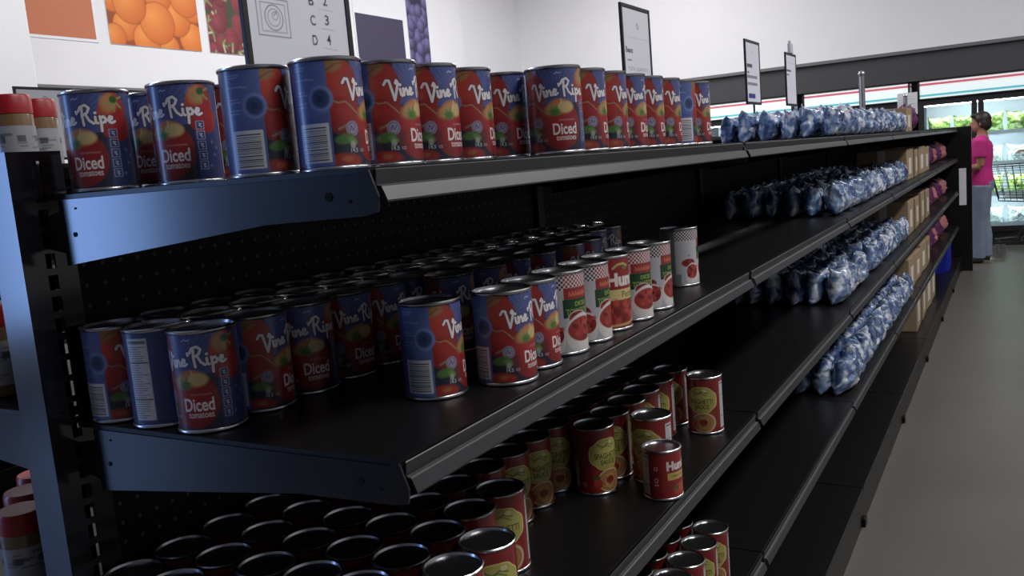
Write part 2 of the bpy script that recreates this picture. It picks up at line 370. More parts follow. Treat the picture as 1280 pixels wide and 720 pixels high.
def hunts_art():
    W = 2*PI*36.9; c = Canvas(360, 160, W, 104, (150, 26, 28))
    for o in (0,):
        c.stroke([(-14, 90), (-6, 95), (4, 96), (14, 92)], 3.4, (186, 176, 92)); c.ell(8, 90, 5, 3, (96, 128, 52))
        c.text("Hunt's", 10, 73, 70, 21, (232, 222, 216), 0.05)
        c.rect(-40, 50, 42, 58, (214, 192, 120)); c.text('Petite', 14, 50, 30, 10, (60, 104, 50), 0.012)
        c.rect(-40, 50, 4, 42, (150, 34, 24))
        for k in range(40): c.ell(rng.uniform(-36, 46), rng.uniform(7, 38), 5, 6, ((190, 62, 40) if k % 2 else (130, 24, 18)), rot=rng.uniform(0, 3), soft=0.6)
        c.stroke([(-40, 9), (-20, 4), (10, 5), (40, 12)], 4, (204, 160, 96))
    facts(c, 62, 94, 6, 98); barcode(c, -96, -64, 8, 44)
    return c
def spag_art():
    W = 2*PI*35.4; c = Canvas(448, 196, W, 108, (132, 22, 20))
    for sx in (0,):
        pts = []
        for k in range(60):
            a = 2*PI*k/60; r = 1+0.08*math.cos(4*a); pts.append((29*r*math.copysign(abs(math.cos(a))**0.6, math.cos(a)), 66+24*r*math.copysign(abs(math.sin(a))**0.6, math.sin(a))))
        c.poly([(x*1.06, 66+(y-66)*1.06) for x, y in pts], (214, 198, 112)); c.poly(pts, (166, 162, 70))
        c.ell(0, 74, 22, 12, (186, 180, 88), soft=0.8, op=0.7)
        c.stroke([(-18, 84), (-8, 79), (2, 84), (14, 80)], 2, (96, 112, 46)); c.stroke([(-12, 77), (0, 81), (12, 75)], 1.6, (104, 120, 52)); c.ell(8, 86, 5, 3.4, (200, 196, 150))
        c.text('SPAGHETTI', 0, 63.5, 48, 9.5, (40, 48, 22), 0.012); c.text('SAUCE', 1, 52.5, 29, 8.5, (40, 48, 22), 0.012)
        c.rect(-26, 26, 0, 41, (158, 50, 28), 0.5, 5)
        c.ell(4, 20, 25, 21, (196, 176, 122), soft=0.05); c.ell(3, 20, 21.5, 17.5, (150, 70, 34)); c.ell(3, 20, 20, 16, (176, 128, 64), soft=0.2)
        for k in range(26):
            a = rng.uniform(0, 6.28); r = rng.uniform(4, 15); c.stroke([(3+r*math.cos(a+t*0.4), 20+0.8*r*math.sin(a+t*0.4)) for t in range(5)], 1.1, ((208, 170, 100) if k % 2 else (150, 92, 44)), 0.9)
        c.ell(4, 21, 9, 7, (134, 40, 22), soft=0.5); c.ell(-20, 16, 8, 9, (164, 36, 26), c2=(186, 60, 40)); c.ell(-22, 27, 6, 4, (70, 92, 36), soft=0.4)
    facts(c, 42, 60, 6, 100); barcode(c, -86, -58, 8, 50); c.ell(-45, 14, 5, 4, (170, 120, 70), soft=0.5)
    c.rect(-111, 111, 103, 108, (140, 26, 24))
    return c
def small_art():
    W = 2*PI*32.9; c = Canvas(300, 110, W, 76, (146, 24, 28))
    c.text("Hunt's", 10, 54, 50, 16, (228, 216, 212), 0.05); c.rect(-14, 34, 30, 42, (206, 174, 78), 1); c.text('TOMATO SAUCE', 10, 36, 36, 4.4, (52, 84, 46), 0.02)
    c.ell(14, 12, 18, 11, (166, 40, 30), c2=(196, 72, 50)); c.ell(2, 16, 6, 4, (70, 100, 44))
    c.rect(-36, -30, 47, 53, (214, 196, 200)); c.rect(-35, -31, 48, 52, (146, 24, 28)); c.ell(-33, 30, 3.4, 4, (210, 180, 182)); c.ell(-33, 30, 2, 2.5, (146, 24, 28)); c.rect(-37, -29, 21, 23.5, (200, 170, 174))
    facts(c, -68, -46, 4, 72); barcode(c, 52, 84, 6, 40)
    return c
# ------------------------------------------------------------------ cans
def make_can(name, art, R, H, z_lo=0.0045):
    """one can at the origin: metal body with rolled rims (root), paper label and lid as parts"""
    bm = bmesh.new(); a = R-0.0013
    lathe(bm, [(R-0.006, 0.0022), (R-0.0035, 0.0004), (R-0.0012, 0.0), (R, 0.0012), (R, 0.0028), (R-0.0006, 0.0040), (a-0.0006, 0.0046),
               (a-0.0006, H-0.0046), (R-0.0006, H-0.0040), (R, H-0.0028), (R, H-0.0012), (R-0.0012, H), (R-0.0028, H-0.0006), (R-0.0038, H-0.0035)], 56)
    body = obj(name, bm, STEEL, smooth=True)
    lab = bpy.data.objects.new('paper_label', label_mesh('paper_label', art, a, 0.0048)); COL.objects.link(lab); lab.parent = body
    bm = bmesh.new()
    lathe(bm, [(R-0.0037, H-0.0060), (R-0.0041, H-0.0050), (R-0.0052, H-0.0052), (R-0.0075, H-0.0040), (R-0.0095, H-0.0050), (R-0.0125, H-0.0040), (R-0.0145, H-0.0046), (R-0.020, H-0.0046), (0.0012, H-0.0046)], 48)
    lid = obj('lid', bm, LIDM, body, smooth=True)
    return body
def scale_mm(cv):
    cv.W /= 1000; cv.H /= 1000; cv.x0 /= 1000; return cv
R1 = 0.0378
PROTO = {}
PROTO['vine'] = (make_can('tomato_can', scale_mm(vine_art()), R1, 0.1133), R1-0.0013)
PROTO['check'] = (make_can('tomato_can', scale_mm(checker_art()), R1, 0.1133), R1-0.0013)
PROTO['hunt'] = (make_can('tomato_can', scale_mm(hunts_art()), R1, 0.1133), R1-0.0013)
PROTO['spag'] = (make_can('sauce_can', scale_mm(spag_art()), 0.0364, 0.1173), 0.0351)
PROTO['small'] = (make_can('sauce_can', scale_mm(small_art()), 0.0338, 0.0852), 0.0325)
used = set()
def can(kind, x, y, z, uc, label, group, cat='can'):
    p, r = PROTO[kind]
    if kind in used: p = copy_tree(p)
    used.add(kind)
    p.location = (x, y, z+0.0006)
    phi = math.atan2(CAM[1]-y, CAM[0]-x)
    p.rotation_euler = (0, 0, phi+PI/2-uc/1000/r)
    tag(p, label, cat, group); return p

Z1, Z2, Z3, Z4 = ZF, ZF-0.268, ZF-0.5755, ZF-0.894
TOP = [(.050, .428, 26, 'at the left end of the top shelf, icon strip at its right'), (.133, .428, 27, 'half hidden between two Ripe cans on the top shelf'),
       (.094, .334, 25, 'on the top shelf, wide Ripe lettering, just left of the barcode cans'), (.172, .334, -12, 'dark sliver of red between the Ripe can and the barcode can'),
       (.083, .206, -54, 'on the top shelf showing blue barcode side with bright streak'), (.1085, .130, -49, 'at the top shelf corner, barcode side showing, tallest of the row'),
       (.186, .116, -33, 'on the top shelf right beside the corner barcode can'), (.2625, .113, -28, 'on the top shelf, second right of the corner barcode can'),
       (.344, .115, -42, 'on the top shelf, third right of the corner barcode can'), (.4435, .1195, -27, 'on the top shelf just left of the wide front can'),
       (.454, .042, -2, 'widest in the top shelf middle, whole word Diced showing'), (.5315, .041, -43, 'on the top shelf, first right of the wide front can'),
       (.608, .041, -50, 'on the top shelf, second right of the wide front can'), (.6845, .041, -36, 'on the top shelf, third right of the wide front can'),
       (.761, .040, -42, 'on the top shelf, fourth right of the wide front can'), (.8375, .038, -46, 'on the top shelf, just left of the small far barcode can'),
       (.914, .036, -84, 'showing its barcode side, second from the top row right end'), (.9905, .034, -40, 'at the right end of the top row beside the blue bags')]
for x, y, uc, lb in TOP: can('vine', x, y, Z1, uc, 'diced tomatoes can '+lb, 'diced tomato cans on the top shelf')
FIXU = {(0, 0): -32, (1, 0): 112, (2, 0): 23, (2, 1): -33, (2, 2): -1, (2, 3): -15, (2, 4): -22}
for r, (y, n) in enumerate([(.442, 15), (.366, 16), (.290, 15)]):
    for i in range(n):
        uc = FIXU.get((r, i), random.uniform(-45, 30))
        can('vine', .042+.0785*i, y, Z2, uc, 'diced tomatoes can on the second shelf, %s row from the back, %s from left' % (ORD[r], ORD[i]), 'block of diced tomato cans on the second shelf')
for k, (x, y, uc) in enumerate([(.436, .226, -6), (.520, .219, 5), (.598, .219, -30), (.680, .216, -34), (.800, .219, -45), (.880, .219, -38)]):
    can('vine', x, y, Z2, uc, 'diced tomatoes can in the short fourth row on the second shelf, %s from left' % ORD[k], 'block of diced tomato cans on the second shelf')
for x, y, uc, lb in [(.216, .106, -48, 'standing alone on the second shelf with barcode side showing'), (.292, .052, -30, 'at the second shelf edge, its barcode at the left'),
                     (.370, .058, -35, 'tucked right behind the edge barcode can, left of the checkered cans')]:
    can('vine', x, y, Z2, uc, 'diced tomatoes can '+lb, 'diced tomato cans at the second shelf edge')
for x, y, uc, lb in [(.449, .056, -29, 'first of the checkered cans from the left, bowl in front'), (.528, .054, -39, 'second of the checkered cans, white strip at left'),
                     (.69, .052, -26, 'just right of the red can, bowl of tomatoes showing'), (.785, .052, -42, 'right end of the front cluster, white strip at left'),
                     (1.037, .087, -64, 'standing alone at the right, turned to its white side')]:
    can('check', x, y, Z2, uc, 'red checkered tomato can '+lb, 'red checkered tomato cans')
can('hunt', .609, .056, Z2, -26, 'red tomato can with big white lettering standing among checkered cans', None)
# third shelf
SP = []
for r, (y, x0, n) in enumerate([(.4425, .02, 14), (.369, .02, 14), (.2955, .02, 14), (.222, .02, 15)]):
    for i in range(n): SP.append((x0+.0755*i, y, 'on the third shelf, %s row from the back panel, %s from left' % (ORD[r], ORD[i])))
for i in range(5): SP.append((.02+.0755*i, .1495, 'on the third shelf, fifth row from the back panel, %s from left' % ORD[i]))
for i in range(4): SP.append((.02+.0755*i, .0755, 'on the third shelf, row nearest the edge, %s from left' % ORD[i]))
for x, y, lb in SP: can('spag', x, y, Z3, random.uniform(-20, -6), 'spaghetti sauce can '+lb, 'spaghetti sauce cans on the third shelf')
for x, y, uc, lb in [(.402, .1485, 0, 'at the right of the low block with full label showing'), (.712, .1445, -22, 'standing forward with its plain red side at left'), (.788, .1475, 0, 'half hidden behind the two forward cans of the third shelf'),
                     (.790, .0690, 16, 'standing forward with white strip at its right edge'), (.868, .1475, -5, 'fourth along the short front row of the third shelf'),
                     (.945, .1475, 3, 'fifth along the short front row of the third shelf'), (1.026, .148, 6, 'sixth along the short front row of the third shelf'), (1.110, .1475, 8, 'at the right end of the third shelf rows'),
                     (1.076, .0640, 8, 'standing alone near the shelf edge at right')]:
    can('spag', x, y, Z3, uc, 'spaghetti sauce can '+lb, 'spaghetti sauce cans on the third shelf')
can('small', .722, .0270, Z3, -22, 'short red sauce can at the third shelf edge', None)
for r, y in enumerate([.061, .136, .211]):
    for i in range(6):
        can('spag', 1.058-.078*i, y, Z4, random.uniform(-12, 8), 'spaghetti sauce can on the fourth shelf, %s from the right in the %s row' % (ORD[i], ['edge', 'middle', 'rear'][r]), 'spaghetti sauce cans on the fourth shelf')

# ------------------------------------------------------------------ room
L = 1.219
b = bmesh.new(); box(b, -5, 11.4, -6, 6.1, -0.1, 0)
def floor_mat():
    m = mat('polished_concrete', (0.116, 0.108, 0.096), 0.40, 0, 0.4, 0, 0.22, 1.6, 0.02)
    return m
struct('floor', b, floor_mat())
b = bmesh.new(); box(b, -5, 11.4, -6, 6.1, 4.6, 4.7); struct('ceiling', b, WHITE)
b = bmesh.new(); box(b, -5, 11.4, 6.0, 6.1, 0, 4.6); struct('wall_left', b, WHITE)
b = bmesh.new(); box(b, 11.3, 11.4, -6, 6.0, 0, 4.6); struct('wall_far', b, WHITE)
DIM = mat('dim_grey_paint', (0.16, 0.16, 0.17), 0.8, 0, 0.2, 0, 0.03, 3)
b = bmesh.new(); box(b, -5.1, -5, -6, 6.1, 0, 4.6); struct('wall_back', b, DIM)
b = bmesh.new(); box(b, -5, 11.4, -6.1, -6, 0, 4.6); struct('wall_right', b, mat('grey_paint', (0.42, 0.42, 0.43), 0.8, 0, 0.2, 0, 0.03, 3))
DG = mat('dark_grey_bulkhead', (0.055, 0.056, 0.06), 0.6, 0, 0.3, 0, 0.08, 2)
b = bmesh.new(); box(b, 11.22, 11.3, -6, 6, 0, 2.21); box(b, 10.52, 11.22, -6, 6, 1.90, 2.21); struct('trim_1', b, DG)
b = bmesh.new(); box(b, 10.48, 11.3, -6, 6, 2.21, 2.25, 0.006); struct('trim_2', b, mat('grey_cap', (0.13, 0.13, 0.135), 0.5))
b = bmesh.new(); box(b, 2.2, 2.86, 4.9, 6.0, 0, 4.6, 0.01); struct('wall_pier', b, WHITE)

# ------------------------------------------------------------------ gondola shelving
YB = 0.482
gond = empty('gondola_shelving', (0, 0, 0), 0, 'long black steel gondola shelving unit running down the aisle, holding cans and bags', 'shelving')
def shelf_parts(k, z, first):
    """one 4 ft shelf with its price rail and two brackets; children of the gondola"""
    g = 0.0022; x0, x1 = k*L+g, (k+1)*L-g
    bm = bmesh.new(); prism(bm, [(0.0, -0.0005), (0.0, -0.014), (0.004, -0.014), (0.006, -0.005), (YB-0.02, -0.005), (YB-0.004, -0.005), (YB-0.004, 0.0), (0.002, 0.0)], 'x', x0, x1)
    return bm
def rail_bm(x0, x1):
    bm = bmesh.new()
    prism(bm, [(0.0002, -0.0145), (-0.0006, -0.004), (-0.0022, -0.002), (-0.0030, -0.003), (-0.0018, -0.016), (-0.0052, -0.0175), (-0.0062, -0.0166), (-0.0076, -0.0178), (-0.0130, -0.0300), (-0.0128, -0.0318), (-0.0112, -0.0316), (-0.0066, -0.0215), (-0.0022, -0.0195)], 'x', x0, x1)
    return bm
def bracket_bm(xc):
    bm = bmesh.new(); y1 = YB-0.034
    prism(bm, [(0.0005, -0.002), (-0.0085, -0.0265), (-0.006, -0.040), (0.010, -0.043), (0.13, -0.046), (y1, -0.080), (y1, -0.0055), (0.012, -0.0052)], 'x', xc-0.0011, xc+0.0011)
    prism(bm, [(y1-0.001, -0.066), (YB-0.001, -0.060), (YB-0.001, -0.024), (y1-0.001, -0.018)], 'x', xc-0.0008, xc+0.0008)
    return bm
holes_m = mat('dark_hole', (0.002, 0.002, 0.002), 0.9)
LEVELS = [Z1, Z2, Z3, Z4]
def build_side(sgn, sections):
    proto = None
    for zi, z in enumerate(LEVELS):
        for k in sections:
            if proto is None:
                s = obj('shelf', shelf_parts(0, 0, True), BLACK, gond)
                obj('price_rail', rail_bm(0.007, L-0.013), RAIL, s, smooth=False)
                for xc in (0.0014, L-0.0040):
                    br = obj('bracket', bracket_bm(xc), ENDM, s)
                proto = s
            else:
                s = copy_tree(proto, gond)
            if sgn > 0: s.location = (k*L, 0, z)
            else: s.location = ((k+1)*L, 2*YB+0.052, z+(0.04 if zi == 0 else 0.006 if zi == 1 else 0)); s.rotation_euler = (0, 0, PI)
build_side(1, range(7))
build_side(-1, range(7))
# bracket screw heads and finger holes on the near ends
for z in (Z1, Z2):
    for (yy, zz, rr) in [(0.048, -0.024, 0.0042), (0.024, -0.029, 0.0018), (0.425, -0.045, 0.0028), (0.418, -0.016, 0.0012)]:
        bm = bmesh.new(); m4 = Matrix.Translation((-0.0001, yy, z+zz)) @ Matrix.Rotation(PI/2, 4, 'Y')
        bmesh.ops.create_cone(bm, cap_ends=True, segments=14, radius1=rr, radius2=rr*0.9, depth=0.0012, matrix=m4)
        obj('bolt', bm, holes_m, gond)
# uprights: slotted square posts
def upright_bm(x0, x1, zt, slots):
    bm = bmesh.new(); y0, y1 = YB-0.0005, YB+0.0525
    if not slots: return box(bm, x0, x1, y0, y1, 0.0, zt, 0.002)
    t = 0.003
    box(bm, x0, x0+t, y0, y1, 0, zt)
    xs0, xs1 = x0+0.028, x0+0.040
    for ya, yb in ((y0, y0+t), (y1-t, y1)):
        box(bm, x0+t, xs0, ya, yb, 0, zt); box(bm, xs1, x1, ya, yb, 0, zt)
        z = 0.02
        while z < zt-0.03:
            box(bm, xs0, xs1, ya, yb, z, z+0.008); z += 0.0254
        box(bm, xs0, xs1, ya, yb, zt-0.011, zt)
    box(bm, x0+t, x1, y0+t, y1-t, zt-0.003, zt)
    return bm
obj('upright', upright_bm(-0.032, 0.034, ZF+0.052, True), ENDM, gond)
up = None
for k in range(1, 8):
    if up is None: up = obj('upright', upright_bm(-0.015, 0.015, ZF+0.03, False), BLACK, gond)
    else: up = copy_tree(up, gond)
    up.location = (k*L, 0, 0)
pn = None
for k in range(7):
    if pn is None or k == 1:
        bm = bmesh.new(); box(bm, 0.0152 if k else 0.034, L-0.0152, YB+0.012, YB+0.020, 0.14, ZF-0.002); pn = obj('back_panel', bm, PEG, gond)
    else: pn = copy_tree(pn, gond)
    pn.location = (k*L, 0, 0)
for sg in (1, -1):
    bm = bmesh.new()
    for k in range(7):
        y0, y1 = (-0.030, YB-0.001) if sg > 0 else (YB+0.057, 2*YB+0.085)
        box(bm, k*L+0.003, (k+1)*L-0.003, y0, y1, 0.115, 0.135, 0.003)
    obj('base_deck', bm, BLACK, gond)
    bm = bmesh.new(); box(bm, 0.004, 7*L-0.004, *((-0.024, -0.018) if sg > 0 else (2*YB+0.074, 2*YB+0.080)), 0.0, 0.114)
    for k in range(1, 8):
        if sg > 0: box(bm, k*L-0.02, k*L+0.02, -0.036, -0.0245, 0.0, 0.03, 0.003)
    obj('kick_plate', bm, BLACK, gond)
bm = bmesh.new(); box(bm, 7*L+0.02, 7*L+0.06, -0.12, 1.16, 0.0, ZF+0.012, 0.004)
obj('end_panel', bm, BLACK, gond)

# ------------------------------------------------------------------ blue plastic bags
def bag_mat(name, blue, white):
    m = bpy.data.materials.new(name); m.use_nodes = True; nt = m.node_tree; bs = nt.nodes['Principled BSDF']
    tc = nt.nodes.new('ShaderNodeTexCoord'); oi = nt.nodes.new('ShaderNodeObjectInfo')
    ad = nt.nodes.new('ShaderNodeVectorMath'); ad.operation = 'ADD'; nt.links.new(tc.outputs['Object'], ad.inputs[0])
    ml = nt.nodes.new('ShaderNodeMath'); ml.operation = 'MULTIPLY'; ml.inputs[1].default_value = 7; nt.links.new(oi.outputs['Random'], ml.inputs[0]); nt.links.new(ml.outputs[0], ad.inputs[1])
    n = nt.nodes.new('ShaderNodeTexNoise'); n.inputs['Scale'].default_value = 16; n.inputs['Detail'].default_value = 3; n.inputs['Distortion'].default_value = 1.2
    nt.links.new(ad.outputs[0], n.inputs['Vector'])
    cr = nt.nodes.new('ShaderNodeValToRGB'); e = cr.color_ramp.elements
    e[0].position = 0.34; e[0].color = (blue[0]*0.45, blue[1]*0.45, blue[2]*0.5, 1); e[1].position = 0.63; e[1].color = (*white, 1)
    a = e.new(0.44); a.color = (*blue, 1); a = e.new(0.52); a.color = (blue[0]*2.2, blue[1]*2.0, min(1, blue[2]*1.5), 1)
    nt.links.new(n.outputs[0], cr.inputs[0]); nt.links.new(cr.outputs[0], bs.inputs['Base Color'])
    n2 = nt.nodes.new('ShaderNodeTexNoise'); n2.inputs['Scale'].default_value = 55; n2.inputs['Detail'].default_value = 2; nt.links.new(ad.outputs[0], n2.inputs['Vector'])
    bp = nt.nodes.new('ShaderNodeBump'); bp.inputs['Strength'].default_value = 0.6; bp.inputs['Distance'].default_value = 0.006
    nt.links.new(n2.outputs[0], bp.inputs['Height']); nt.links.new(bp.outputs[0], bs.inputs['Normal'])
    bs.inputs['Roughness'].default_value = 0.2; bs.inputs['Coat Weight'].default_value = 0.8; bs.inputs['Coat Roughness'].default_value = 0.12
    return m
BAG = bag_mat('blue_clear_film', (0.075, 0.13, 0.29), (0.68, 0.71, 0.79))  # white blotches hold the print and painted highlights of the film together
def bag_mesh(name, w, h, t, seed, n=22, m=None):
    """sealed pillow bag: sheet in XZ, thickness along Y, base at z=0, sealed edges, wrinkles"""
    bm = bmesh.new(); S = {}
    for side in (1, -1):
        for i in range(n+1):
            for j in range(n+1):
                u, v = -1+2*i/n, -1+2*j/n
                edge = i in (0, n) or j in (0, n)
                if edge and side < 0: S[(side, i, j)] = S[(1, i, j)]; continue
                p = max(0, (1-abs(u)**3.2))**0.6*max(0, (1-abs(v)**2.6))**0.6
                q = Vector((u*3+seed*9, v*3+side*5, seed)); wr = noise.noise(q*1.3)*0.30+noise.noise(q*3.1)*0.16
                x = u*w/2*(1-0.10*math.cos(v*PI/2)); z = (v+1)*h/2
                y = side*t/2*p*(1+wr)
                if v < 0: y *= 1.12
                if v > 0.6: z += (v-.6)*h*0.30*(abs(u)**3-0.35)
                if v > 0.75: y += (v-0.75)*h*0.45*math.sin(seed*3+u*2.2); z -= (v-0.75)*h*0.15*(0.6+0.6*noise.noise(Vector((u*2+seed, seed, 0))))
                if abs(u) > 0.85: y += (abs(u)-0.85)*0.05*math.sin(v*4+seed)
                z += 0.008*noise.noise(Vector((u*4, v*4, seed+side)))*p
                S[(side, i, j)] = bm.verts.new((x, y, max(z, 0.0)))
    for side in (1, -1):
        for i in range(n):
            for j in range(n):
                f = [S[(side, i, j)], S[(side, i+1, j)], S[(side, i+1, j+1)], S[(side, i, j+1)]]
                bm.faces.new(f if side < 0 else f[::-1])
    me = bpy.data.meshes.new(name); bmesh.ops.recalc_face_normals(bm, faces=bm.faces[:]); bm.to_mesh(me); bm.free()
    me.polygons.foreach_set('use_smooth', [True]*len(me.polygons)); me.materials.append(m or BAG); return me
BAGS = [bag_mesh('plastic_bag', 0.185, 0.118, 0.064, s) for s in (0.3, 1.7, 2.9, 4.4, 5.2)]
def bag(x, y, z, rz, me, label, group, tilt=(0, 0), s=1.0, name='plastic_bag'):
    o = bpy.data.objects.new(name, me); COL.objects.link(o); o.location = (x, y, z+0.003); o.rotation_euler = (tilt[0], tilt[1], rz); o.scale = (s, s, s)
    tag(o, label, 'bag', group); return o
SHN = ['top shelf', 'second shelf', 'third shelf', 'fourth shelf']
for si, (z, ys, hs) in enumerate([(Z1, [.055, .125, .195, .265, .335, .405], 0.90), (Z2, [.055, .125, .195, .265, .335, .405], 0.95), (Z3, [.055, .125, .195, .265, .335, .405], 1.05), (Z4, [.045, .115, .185], 1.12)]):
    for c in range(11):
        x = 2.58+c*0.196
        for r, y in enumerate(ys):
            if si == 2 and r < 2 and c in (3,): continue
            me = BAGS[(c*3+r*2+si) % 5]; s = hs*random.uniform(0.92, 1.04)
            bag(x+random.uniform(-.01, .01), y, z, random.uniform(-0.16, 0.16)+(PI if random.random() < 0.5 else 0), me,
                'blue clear bag on the %s, %s rank from the edge, %s from left' % (SHN[si], ORD[r], ORD[c]), 'blue plastic bags on the shelves', (random.uniform(-.05, .05), 0), s)

# ------------------------------------------------------------------ cartons and packages at the far sections
CARD = mat('kraft_cardboard', (0.30, 0.22, 0.14), 0.8, 0, 0.2, 0, 0.12, 30)
TAPE = mat('pale_carton_print', (0.60, 0.57, 0.50), 0.6)
PURP = mat('purple_wrap', (0.10, 0.02, 0.09), 0.35, 0, 0.5, 0, 0.3, 40)
PINK = mat('pink_wrap', (0.42, 0.16, 0.16), 0.4, 0, 0.5, 0, 0.25, 25)
def carton(x, y, z, w, d, h, label, m=CARD, name='carton', grp='cartons on the far shelves'):
    t = empty(name, (x, y, z+0.0015), random.uniform(-.05, .05), label, 'box', grp)
    bm = bmesh.new(); box(bm, -w/2, w/2, -d/2, d/2, 0, h, 0.003); obj('carton_body', bm, m, t)
    bm = bmesh.new(); box(bm, -w/2-.0006, w/2+.0006, -0.02, 0.02, h*0.45, h+.0006)
    box(bm, -w*0.2, w*0.2, -d/2-.0006, d/2+.0006, h*0.18, h*0.7); lb = obj('carton_print', bm, TAPE, t); lb['label'] = 'pale printed band on the carton'
    return t
def pack(x, y, z, w, d, h, label, m, seed):
    me = bag_mesh('package', w, h, d, seed, 12, m); o = bpy.data.objects.new('package', me); COL.objects.link(o); o.location = (x, y, z+0.002); tag(o, label, 'package', 'wrapped packages on the far shelves'); return o
for si, z in enumerate([Z1, Z2, Z3, Z4, 0.1355]):
    x = 4.86 if si < 4 else 5.2
    for k in range(4):
        wd = 0.30; h = [0.13, 0.17, 0.19, 0.18, 0.24][si]*(1.0-0.06*(k % 2))
        if si == 0 and k > 0: break
        carton(x+k*0.36, 0.17, z, wd, 0.26, h, 'kraft carton on the %s, %s past the blue bags' % ((SHN+['base deck'])[si], ORD[k]))
    for k in range(7 if si in (1, 2, 3) else (2 if si == 0 else 0)):
        xx = (6.42 if si else 5.25)+k*0.27
        pack(xx, 0.12, z, 0.22, 0.11, 0.15+0.02*(k % 2), '%s package on the %s, %s beyond the cartons' % (['dark purple', 'pale pink'][k % 3 == 2 or k == 6], SHN[si], ORD[k]), [PURP, PINK][k % 3 == 2 or k == 6], 0.7*k+si)
bin_ = empty('storage_tub', (7.62, 0.160, 0.137), 0, 'blue plastic storage tub under the lowest shelf at the far end', 'tub')
BLUEP = mat('blue_plastic', (0.02, 0.03, 0.38), 0.35)
bm = bmesh.new()
def ringbox(bm, w, d, z): return [bm.verts.new((sx*w/2, sy*d/2, z)) for sx, sy in ((-1, -1), (1, -1), (1, 1), (-1, 1))]
rs = [ringbox(bm, .34, .24, 0), ringbox(bm, .42, .31, .27), ringbox(bm, .41, .30, .27), ringbox(bm, .33, .23, .006)]
bm.faces.new(rs[0][::-1]); bm.faces.new(rs[3])
for A, B_ in zip(rs, rs[1:]):
    for i in range(4): bm.faces.new((A[i], A[(i+1) % 4], B_[(i+1) % 4], B_[i]))
for i in range(-2, 3): box(bm, i*.07-.006, i*.07+.006, -.148, -.126, .02, .25)
obj('tub_body', bm, BLUEP, bin_)
bm = bmesh.new(); box(bm, -.215, -.200, -.16, .16, .255, .275, .002); box(bm, .200, .215, -.16, .16, .255, .275, .002); box(bm, -.2, .2, -.165, -.150, .255, .275, .002); box(bm, -.2, .2, .150, .165, .255, .275, .002); obj('tub_rim', bm, BLUEP, bin_)
bm = bmesh.new(); box(bm, -.002, .0, -.03, .03, 0, .34); tag(obj('paper_strip', bm, SIGNW, loc=(8.552, -0.045, .62)), 'pale hanging paper strip on the black end panel', 'paper strip')

# ------------------------------------------------------------------ signs on the gondola
def sign(x, y, z, rz, label, draw, w=0.232, h=0.285, stem=0.10, group='aisle signs in black frames', legs=True):
    t = empty('aisle_sign', (x, y, z), rz, label, 'sign', group)
    fr = 0.011; bm = bmesh.new()
    z0 = stem
    for bx in [(-w/2, -w/2+fr, z0, z0+h), (w/2-fr, w/2, z0, z0+h), (-w/2+fr, w/2-fr, z0, z0+fr), (-w/2+fr, w/2-fr, z0+h-fr, z0+h)]:
        box(bm, bx[0], bx[1], -.004, .004, bx[2], bx[3], .001)
    obj('frame', bm, SIGNB, t)
    cv = Canvas(150, 190, w-2*fr, h-2*fr, (226, 227, 236)); draw(cv)
    o = flat_print('sign_sheet', cv, POSTM, t); o.location = (0, -.002, z0+fr)
    bm = bmesh.new(); box(bm, -w/2+fr*.5, w/2-fr*.5, -.001, .003, z0+fr*.5, z0+h-fr*.5); obj('backing', bm, SIGNW, t)
    bm = bmesh.new(); box(bm, -.006, .006, -.003, .003, 0.002, z0+.004); box(bm, -.05, .05, -.015, .015, 0, .004); obj('stem', bm, SIGNB, t)
    return t
G = (60, 60, 70)
def d_board(c):
    W, H = c.W, c.H
    def S(p, wd=.0012, col=(70, 70, 80)): c.stroke(p, wd, col)
    def at(u, v): return (c.x0+u*W, v*H)
    # line drawing: dial on a square box with straps
    for (r, w_) in [(.150, .0014), (.115, .0010)]:
        S([at(.235-r, .312-r*.7), at(.235+r, .312-r*.7), at(.235+r, .312+r*.7), at(.235-r, .312+r*.7), at(.235-r, .312-r*.7)], w_)
    c.ring(*at(.24, .312), .019, .0014, (70, 70, 80)); c.ring(*at(.24, .312), .013, .001, (90, 90, 100)); c.ring(*at(.25, .322), .006, .001, (90, 90, 100))
    S([at(.24, .322), at(.27, .35)]); S([at(.10, .44), at(.15, .52), at(.34, .43)]); S([at(.14, .43), at(.30, .49), at(.36, .56)]); S([at(.10, .50), at(.24, .44), at(.36, .50)])
    for k, (a, n) in enumerate(zip('DCBA', '4321')):
        y = .212+.118*k; c.text(a, *at(.63, y), .012, .0165, (38, 38, 48), 0.016); c.text(n, *at(.78, y+.012), .010, .0165, (38, 38, 48), 0.016)
        c.stroke([at(.71, y-.042), at(.86, y-.046)], .0008, (150, 150, 160))
def d_beans(c):
    W, H = c.W, c.H; at = lambda u, v: (c.x0+u*W, v*H)
    c.ring(*at(.55, .82), .008, .002, (150, 110, 124)); c.stroke([at(.52, .84), at(.57, .80)], .002, (110, 90, 120)); c.stroke([at(.15, .68), at(.95, .68)], .0009, (170, 170, 180))
    c.text('Beans', *at(.19, .54), .055, .017, (70, 70, 82), .03); c.rect(*(at(.10, .435)[0], at(.26, .435)[0]), at(0, .42)[1], at(0, .435)[1], (120, 120, 132))
    c.text('TOTAL QUANTITY', *at(.5, .33), .16, .013, (136, 136, 148), 0.0); c.text('CANS TOTAL', *at(.5, .17), .15, .013, (136, 136, 148), 0.0)
